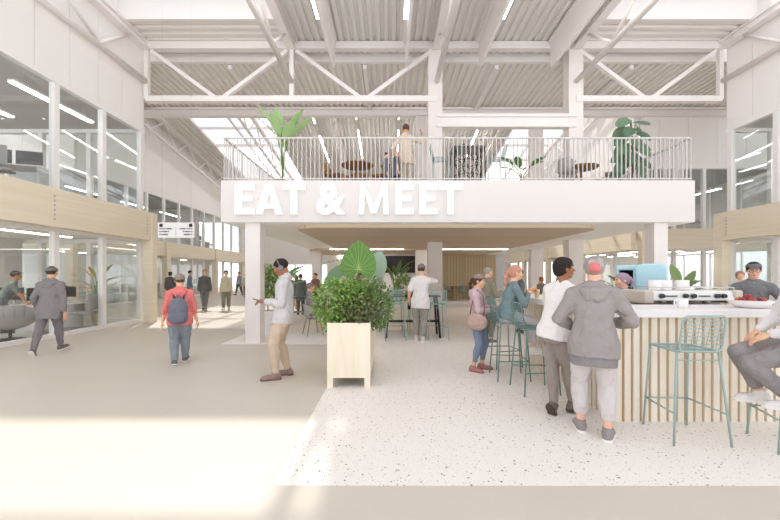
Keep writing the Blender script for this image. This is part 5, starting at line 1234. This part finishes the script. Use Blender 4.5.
p8 = person('person in a slate-blue shirt by the far left glass, head just beside the child\'s', -10.9, 19.6, 1.78, -60, '#66788c', '#4a4c52', '#333333', ('short', '#33302e'), vox=.016)
p9 = person('distant person in grey walking behind the woman in beige', -11.1, 26.5, 1.75, 150, '#9a9a9c', '#3c3c40', '#333333', ('short', '#33302e'), vox=.018, **WALK)
p10 = person('distant person in pale top beside the far green bush', -10.0, 25.0, 1.62, 30, '#b9bcae', '#5b5f58', '#333333', ('long', '#5b4238'), female=True, vox=.018)
p11 = person('person in a tan coat, left one of the group at the back table', -3.98, 14.3, 1.60, -20, '#a98467', '#b79a72', '#4a3a30', ('short', '#3b2d26'), vox=.014, loose=.03, hem=.10)
p12 = person('person in a dark green coat seen from behind in the middle of the back group', -3.42, 13.75, 1.58, 10, '#56605b', '#3e4442', '#2f2f2f', ('short', '#5b3d2c'), vox=.014, loose=.03, hem=.12)
p13 = person('person in a brown jacket over white, right one of the back group', -3.15, 15.2, 1.62, 150, '#8a6148', '#4a3d36', '#2f2f2f', ('short', '#6b4a38'), vox=.014, loose=.025)
def seated(label, x, y, H, heading, seat, **k):
    return person(label, x, y, H, heading, pelvis=(0, 0, seat+.075), **k)
p14 = seated('person in a grey blazer seated in the shell chair left of the planter', -1.98, 9.25, 1.7, -60, .46, top='#857e82', legs='#6d6a70', shoes='#4a4645', hair=('short', '#8f807a'), vox=.011, jacket=True, loose=.022, lean=-8,
    feet=[(-.12, .45, 0), (.12, .45, 0)], hands=[(-.12, .35, .62), (.12, .35, .62)], hem=-.03)
p15 = person('person glimpsed through the planter leaves, only the face showing', -.98, 12.0, 1.60, 180, '#7d7f88', '#55565c', '#333333', ('short', '#5a3a2c'), vox=.014)
p16 = person('man in a white short-sleeved shirt seen from behind at the black high table', .71, 8.42, 1.80, -8, '#e6e1df', '#8f8980', '#cfc6be', ('short', '#4c443f'), hat=('cap', '#77726f'), sleeve='short', vox=.009, loose=.024, hem=.04, leg_loose=.022, skin='light', side_lean=2,
    feet=[(-.09, .02, 0), (.06, -.10, 0)], hands=[(-.27, .06, .92), (.17, .20, 1.50)], elbow=[None, (1, -.2, -.7)], shank_end=.045, curl=.9, head_turn=-14)
p17 = person('woman in cap and pink hooded jacket standing at the wire stools', 1.42, 5.84, 1.56, -118, '#c8a8ac', '#6f7f9c', '#ad6d66', ('pony', '#5b3a33'), hat=('cap', '#86706a'), female=True, fine=True, vox=.008, loose=.026, jacket=True, hood=True, hem=.0, leg_loose=.006, head_nod=8,
    feet=[(-.09, .04, 0), (.12, -.04, 0)], hands=[(-.08, .26, 1.02), (.05, .25, .98)], elbow=[(-.6, -.6, -.6), (.6, -.6, -.6)], shank_end=.07, sole='#8a544e', foot_dir=(14, -14))
p18 = person('elderly man in a khaki jacket standing behind the pink-jacketed woman', 2.22, 8.2, 1.72, -70, '#878068', '#6e6555', '#6a5546', ('buzz', '#a39a90'), skin='pink', vox=.010, jacket=True, loose=.028, hem=.02, hands=[(-.12, .28, 1.15), (.14, .3, 1.15)])
p19 = seated('woman in a teal sweater with pink hair eating on the bar stool', 1.74, 5.42, 1.62, -88, .85, top='#647c80', legs='#bdbabd', shoes='#ece7e3', hair=('pony', '#c48b78'), female=True, fine=True, vox=.008, loose=.010, leg_loose=.012, lean=14, hem=-.02,
    feet=[(-.12, .42, .40), (.10, .38, .37)], hands=[(-.05, .32, 1.26), (.08, .32, 1.26)], elbow=[(-.6, -.2, -1), (.6, -.2, -1)], ponytail=[(0, -.13, .0), (0, -.155, -.08), (0, -.15, -.18), (0, -.13, -.27)], curl=.8, head_nod=5, shank_end=.07, foot_dir=(0, 0))
p20 = person('man in a dark grey suit jacket seen beyond the far end of the bar', 3.42, 9.5, 1.68, -95, '#5f6468', '#4c4f55', '#3a3634', ('short', '#4b3a31'), vox=.011, jacket=True, loose=.022, hem=.06)
p21 = person('ginger-haired person in brown by the far right windows', 5.72, 13.6, 1.46, 20, '#8f8070', '#5d5750', '#3a3634', ('full', '#c17a4b'), vox=.013)
p22 = person('man in a white T-shirt leaning on the bar', 1.94, 4.05, 1.73, -68, '#efe9e6', '#8f8378', '#5f5147', ('full', '#2d2723'), skin='brown', fine=True, vox=.008, sleeve='short', loose=.019, leg_loose=.008, lean=10, side_lean=2, pelvis=(-.02, -.10, .915),
    feet=[(.03, -.21, .02), (.05, .10, 0)], foot_pitch=(-62, 0), foot_dir=(15, 0), hands=[(-.18, .33, 1.235), (.14, .36, 1.235)], elbow=[(-1, -.6, -.6), (.8, -.8, -.6)], head_turn=-22, shank_end=.035, hem=.0, sole='#4f4339', hand_dir=[(0.1, 1, -.1), (-.1, 1, -.1)], knee_pole=[(0, 1, .2), (0, 1, .1)])
pinkmat, nt_, b_ = _new('patterned_wrap'); tc_ = nt_.nodes.new('ShaderNodeTexCoord'); vo_ = nt_.nodes.new('ShaderNodeTexVoronoi'); vo_.inputs['Scale'].default_value = 16
nt_.links.new(tc_.outputs['Object'], vo_.inputs['Vector']); cr_ = nt_.nodes.new('ShaderNodeValToRGB'); e_ = cr_.color_ramp.elements
e_[0].color = srgb('#8a8480'); e_[0].position = .0; e_[1].color = srgb('#a59d99'); e_[1].position = .7; x_ = e_.new(.3); x_.color = srgb('#b9b1ab'); x_ = e_.new(.48); x_.color = srgb('#7c7673')
sp_ = nt_.nodes.new('ShaderNodeSeparateColor'); nt_.links.new(vo_.outputs['Color'], sp_.inputs[0]); nt_.links.new(sp_.outputs[0], cr_.inputs['Fac']); 
vd_ = nt_.nodes.new('ShaderNodeVectorMath'); vd_.operation = 'DISTANCE'; vd_.inputs[1].default_value = (.0, -.13, 1.60); nt_.links.new(tc_.outputs['Object'], vd_.inputs[0])
lt_ = nt_.nodes.new('ShaderNodeMath'); lt_.operation = 'LESS_THAN'; lt_.inputs[1].default_value = .088; nt_.links.new(vd_.outputs['Value'], lt_.inputs[0])
mw_ = nt_.nodes.new('ShaderNodeMix'); mw_.data_type = 'RGBA'; mw_.inputs['B'].default_value = srgb('#cf7470'); nt_.links.new(lt_.outputs[0], mw_.inputs['Factor']); nt_.links.new(cr_.outputs['Color'], mw_.inputs['A'])
nt_.links.new(mw_.outputs['Result'], b_.inputs['Base Color']); b_.inputs['Roughness'].default_value = .9
p23 = person('person in a grey hooded jacket, pale joggers and patterned head wrap at the bar corner', 1.96, 3.47, 1.73, -25, '#938a86', '#d0c8c6', '#8a8180', ('short', '#6b4538'), skin='pink', fine=True, vox=.008, hat=('wrap', pinkmat), jacket=True, hood=True, loose=.028, hem=.02, leg_loose=.022, top2='#7f7a79', cuff='#cfc8c6',
    feet=[(-.105, .08, 0), (.115, -.05, 0)], hands=[(-.15, .20, 1.0), (.15, .22, 1.06)], elbow=[(-1, -.7, -.3), (1, -.7, -.3)], shank_end=.075, foot_dir=(10, -14), curl=.6, lean=3, side_lean=1, hem_flare=.015)
def floral():
    m, nt, b = _new('floral'); N = nt.nodes; L = nt.links; tc = N.new('ShaderNodeTexCoord'); v = N.new('ShaderNodeTexVoronoi'); v.inputs['Scale'].default_value = 38
    cr = N.new('ShaderNodeValToRGB'); cr.color_ramp.elements[0].color = srgb('#c3bede'); cr.color_ramp.elements[0].position = .25; cr.color_ramp.elements[1].color = srgb('#5f6fae'); cr.color_ramp.elements[1].position = .4
    L.new(tc.outputs['Object'], v.inputs['Vector']); L.new(v.outputs['Distance'], cr.inputs['Fac']); L.new(cr.outputs['Color'], b.inputs['Base Color']); b.inputs['Roughness'].default_value = .9; return m
p24 = person('girl with a lilac ponytail in a blue floral shirt behind the bar', 3.53, 5.44, 1.58, 84, floral(), '#5d6170', '#444444', ('pony', '#a58f9c'), female=True, skin='pink', fine=True, vox=.009, sleeve='half', loose=.014, head_nod=6, ponytail=[(0, -.13, .02), (0, -.15, -.05), (0, -.13, -.13)])
p25 = person('smiling barista in a charcoal T-shirt, flat cap and glasses behind the bar', 5.47, 5.42, 1.75, 140, '#6b6a6d', '#4d4d52', '#333333', ('short', '#3a2f2a'), hat=('flatcap', '#5c5654'), fine=True, vox=.008, sleeve='short', skin='pink', loose=.012, head_nod=12, side_lean=0,
    hands=[(-.22, .24, 1.0), (.22, .24, 1.0)], elbow=[(-1, -.5, -.3), (1, -.5, -.3)], head_turn=0)
p26 = person('person half hidden behind the barista\'s shoulder', 8.75, 9.0, 1.64, 150, '#dcd6d2', '#6a6a70', '#444444', ('full', '#b08a78'), female=True, skin='pink', vox=.013)
p27 = seated('person in a white shirt and grey trousers on the bar stool at the picture edge', 3.66, 3.20, 1.80, 70, .85, top='#e9e5e4', legs='#88817f', shoes='#efe9e6', hair=('short', '#4c3b32'), fine=True, vox=.008, loose=.018, leg_loose=.014, lean=-4, hem=.0,
    feet=[(-.10, .10, .36), (.10, .24, .36)], hands=[(-.12, .26, 1.02), (.17, .22, 1.02)], elbow=[(-1, -.8, -.4), (1, -.8, -.4)], foot_dir=(-5, 10), shank_end=.05, skin='light', foot_pitch=(0, 0))
p28 = person('man in a green-grey T-shirt leaning over a desk behind the left glass', -9.9, 9.35, 1.72, -45, '#6f7a76', '#5e6266', '#444444', ('short', '#3a2f2a'), sleeve='short', skin='tan', vox=.011, lean=28, z=.004, pelvis=(0, -.15, .88), hat=('flatcap', '#5f5550'),
    hands=[(-.1, .30, 1.02), (.2, .34, .80)], feet=[(-.1, -.1, 0), (.1, .05, 0)])
p29 = person('tan-suited person on the mezzanine seen from behind, one arm raised', .41, 9.3, 1.80, 2, '#cdbca6', '#cfc0ad', '#8a7766', ('short', '#5b463b'), skin='tan', z=MZ1, vox=.009, jacket=True, loose=.022, hem=.05, leg_loose=.018, hands=[(-.24, .16, .98), (.44, .18, 1.60)], elbow=[(-1, -.8, -.2), (.7, -.2, -.7)], curl=.2, shank_end=.02)
p30 = person('small pink-haired child in a navy dress on the mezzanine beside the tan suit', .14, 9.05, 1.02, -70, '#3c4052', '#3c4052', '#444444', ('full', '#d79a86'), female=True, sleeve='short', z=MZ1, vox=.008, hem=.12, hem_flare=.03, skin='pink')
p31 = person('second small dark-haired child on the mezzanine left of the pink-haired child', -.10, 9.12, 1.0, -90, '#5a5c66', '#4a4c55', '#444444', ('short', '#3b2c26'), z=MZ1, vox=.009, skin='pink')

# ------------------------------------------------------------------ things they carry
def at(I, name, label, cat, p, rz=None):
    w = W2(I, p); return thing(name, label, cat, tuple(w), I['root'].rotation_euler.z if rz is None else rz)
for I in (p1,): pass
bp = at(p3, 'backpack', 'dark grey-blue backpack with two straps on the red-hooded child', 'backpack', p3['P']+np.array([0, -.02, 0]))
B_ = Field(); o_ = p3['P']+np.array([0, -.02, 0]); sp = .165
B_.ell((0, -sp-.045, .16), (.145, .085, .21), None, .03); B_.ell((0, -sp-.05, .02), (.15, .09, .11), None, .04); B_.ell((0, -sp-.10, .03), (.11, .05, .10), None, .02)
field_obj('bag_body', [(B_, .009)], cloth('#5c6070'), bp, noise=(.003, 30))
for sx in (-1, 1): MB().tube([(sx*.07, -sp+.04, .33), (sx*.085, -.06, .455), (sx*.09, .09, .43), (sx*.10, .15, .27), (sx*.12, .06, .08), (sx*.12, -sp+.02, .03)], .016, 8).build('strap', flat('#4c505e', .85), bp, smooth=True)
MB().tube([(0, -sp-.06, .37), (.02, -sp-.06, .41), (-.02, -sp-.06, .41), (0, -sp-.06, .37)], .006, 6).build('handle', flat('#4c505e', .85), bp)
def phone(I, i, label, off, tilt=(35, 0), open_=None):
    t = at(I, 'phone', label, 'phone', I['WR'][i]+np.array(off)); M_ = Matrix.Rotation(rad(tilt[0]), 4, 'X') @ Matrix.Rotation(rad(tilt[1]), 4, 'Y')
    MB().box((-.037, -.078, -.005), (.037, .078, .004)).move(M_).build('case', flat('#3a3836', .4), t); MB().box((-.034, -.075, .0042), (.034, .075, .0055)).move(M_).build('screen', flat('#22262b', .15), t)
phone(p4, 1, 'dark phone held by the man with headphones', (-.06, .11, .025), (20, 0))
phone(p16, 0, 'dark phone in the lowered hand of the man in the white shirt', (.0, .02, -.12), (80, 20))
hd = at(p4, 'headphones', 'dark grey over-ear headphones worn by the man looking at his phone', 'headphones', p4['HC']); hpp = lambda a, b, c: tuple(p4['hp'](a, b, c)-p4['HC'])
MB().tube([hpp(math.sin(t_)*.092, .0, .012+math.cos(t_)*.108) for t_ in [(-1.5+3.0*k/14) for k in range(15)]], .010, 8).build('headband', flat('#6b6a6e', .5), hd, smooth=True)
for sx in (-1, 1): MB().tube([hpp(sx*.078, -.002, -.012), hpp(sx*.108, -.002, -.010)], .036, 20).build('ear_cup', flat('#77767b', .5), hd, smooth=False)
gs = at(p25, 'glasses', 'thin dark glasses on the smiling barista', 'glasses', p25['HC']); hq = lambda a, b, c: tuple(p25['hp'](a, b, c)-p25['HC'])
for sx in (-1, 1):
    MB().tube([hq(sx*.031+.021*math.cos(t_), .103, .004+.017*math.sin(t_)) for t_ in [k*.449 for k in range(14)]], .0022, 6, close=True).build('rim', flat('#2b2422', .4), gs); MB().tube([hq(sx*.052, .102, .008), hq(sx*.078, .05, .008), hq(sx*.08, -.01, .004)], .002, 6).build('temple', flat('#2b2422', .4), gs)
MB().tube([hq(-.010, .104, .006), hq(.010, .104, .006)], .002, 6).build('bridge', flat('#2b2422', .4), gs)
bgm = flat('#b79b92', .85, var=.12, scale=24, bump=.2)
tb3 = at(p17, 'shoulder_bag', 'dusty pink shoulder bag hanging at the side of the woman in the pink jacket', 'bag', (.235, .05, .84))
Bg = Field(); Bg.ell((0, 0, -.02), (.055, .16, .13), None, .02); Bg.ell((0, 0, -.07), (.06, .15, .08), None, .03); field_obj('bag_body', [(Bg, .008)], bgm, tb3, noise=(.003, 40))
MB().tube([(0, -.11, .07), (-.04, -.08, .28), (-.11, -.02, .47), (-.09, .07, .40), (-.02, .11, .22), (0, .11, .07)], .008, 8).build('strap', flat('#6f5652', .8), tb3, smooth=True)
bn = at(p19, 'burger', 'small round burger held up by the woman in the teal sweater', 'food', (p19['WR'][0]+p19['WR'][1])/2+np.array([.0, .10, .03]))
MB().lathe([(.001, .0), (.042, .004), (.046, .016)], 20, caps=False).build('bottom_bun', flat('#c98a55', .7, var=.1, scale=30), bn, smooth=True); MB().lathe([(.046, .016), (.052, .020), (.050, .030), (.046, .034)], 20).build('filling', flat('#7a4a33', .7, var=.3, scale=30), bn); MB().lathe([(.048, .034), (.046, .05), (.030, .066), (.001, .072)], 20, caps=False).build('top_bun', flat('#d39a62', .6, var=.1, scale=30), bn, smooth=True)
# ------------------------------------------------------------------ camera, light
cam = bpy.data.objects.new('camera', bpy.data.cameras.new('camera')); C.objects.link(cam)
cam.location = (0, 0, CAMZ); cam.rotation_euler = (rad(90), 0, 0); cam.data.sensor_width = 36; cam.data.lens = 36*F/780; cam.data.shift_y = (HY-260)/780
cam.data.clip_end = 200; bpy.context.scene.camera = cam
w = bpy.data.worlds.new('sky'); bpy.context.scene.world = w; w.use_nodes = True
bg = w.node_tree.nodes['Background']; nt = w.node_tree; tcw = nt.nodes.new('ShaderNodeTexCoord'); spw = nt.nodes.new('ShaderNodeSeparateXYZ'); mr = nt.nodes.new('ShaderNodeMapRange'); mxw = nt.nodes.new('ShaderNodeMix'); mxw.data_type = 'RGBA'
nt.links.new(tcw.outputs['Generated'], spw.inputs[0]); nt.links.new(spw.outputs['Z'], mr.inputs['Value']); mr.inputs['From Min'].default_value = -.15; mr.inputs['From Max'].default_value = .1
mxw.inputs['A'].default_value = (2.1, 2.12, 2.2, 1); mxw.inputs['B'].default_value = (.95, .975, 1.03, 1); nt.links.new(mr.outputs['Result'], mxw.inputs['Factor']); nt.links.new(mxw.outputs['Result'], bg.inputs[0]); bg.inputs[1].default_value = 1.3  # extra brightness below the horizon, added to lift the roof underside
sun = bpy.data.objects.new('sun', bpy.data.lights.new('sun', 'SUN')); C.objects.link(sun); sun.data.energy = 3.3; sun.data.angle = rad(1.2); sun.data.color = (1, .965, .92)
d = Vector((.416*.6, -.909*.6, -.78)).normalized(); sun.rotation_euler = d.to_track_quat('-Z', 'Y').to_euler()
sc = bpy.context.scene; sc.view_settings.view_transform = 'Standard'; sc.view_settings.look = 'None'; sc.view_settings.gamma = 1; sc.view_settings.use_curve_mapping = False; sc.view_settings.exposure = 0.17
cy = sc.cycles; cy.max_bounces = 12; cy.diffuse_bounces = 7; cy.glossy_bounces = 4; cy.transparent_max_bounces = 24; cy.transmission_bounces = 6; cy.caustics_reflective = False; cy.caustics_refractive = False; cy.sample_clamp_indirect = 6
cy.use_denoising = True
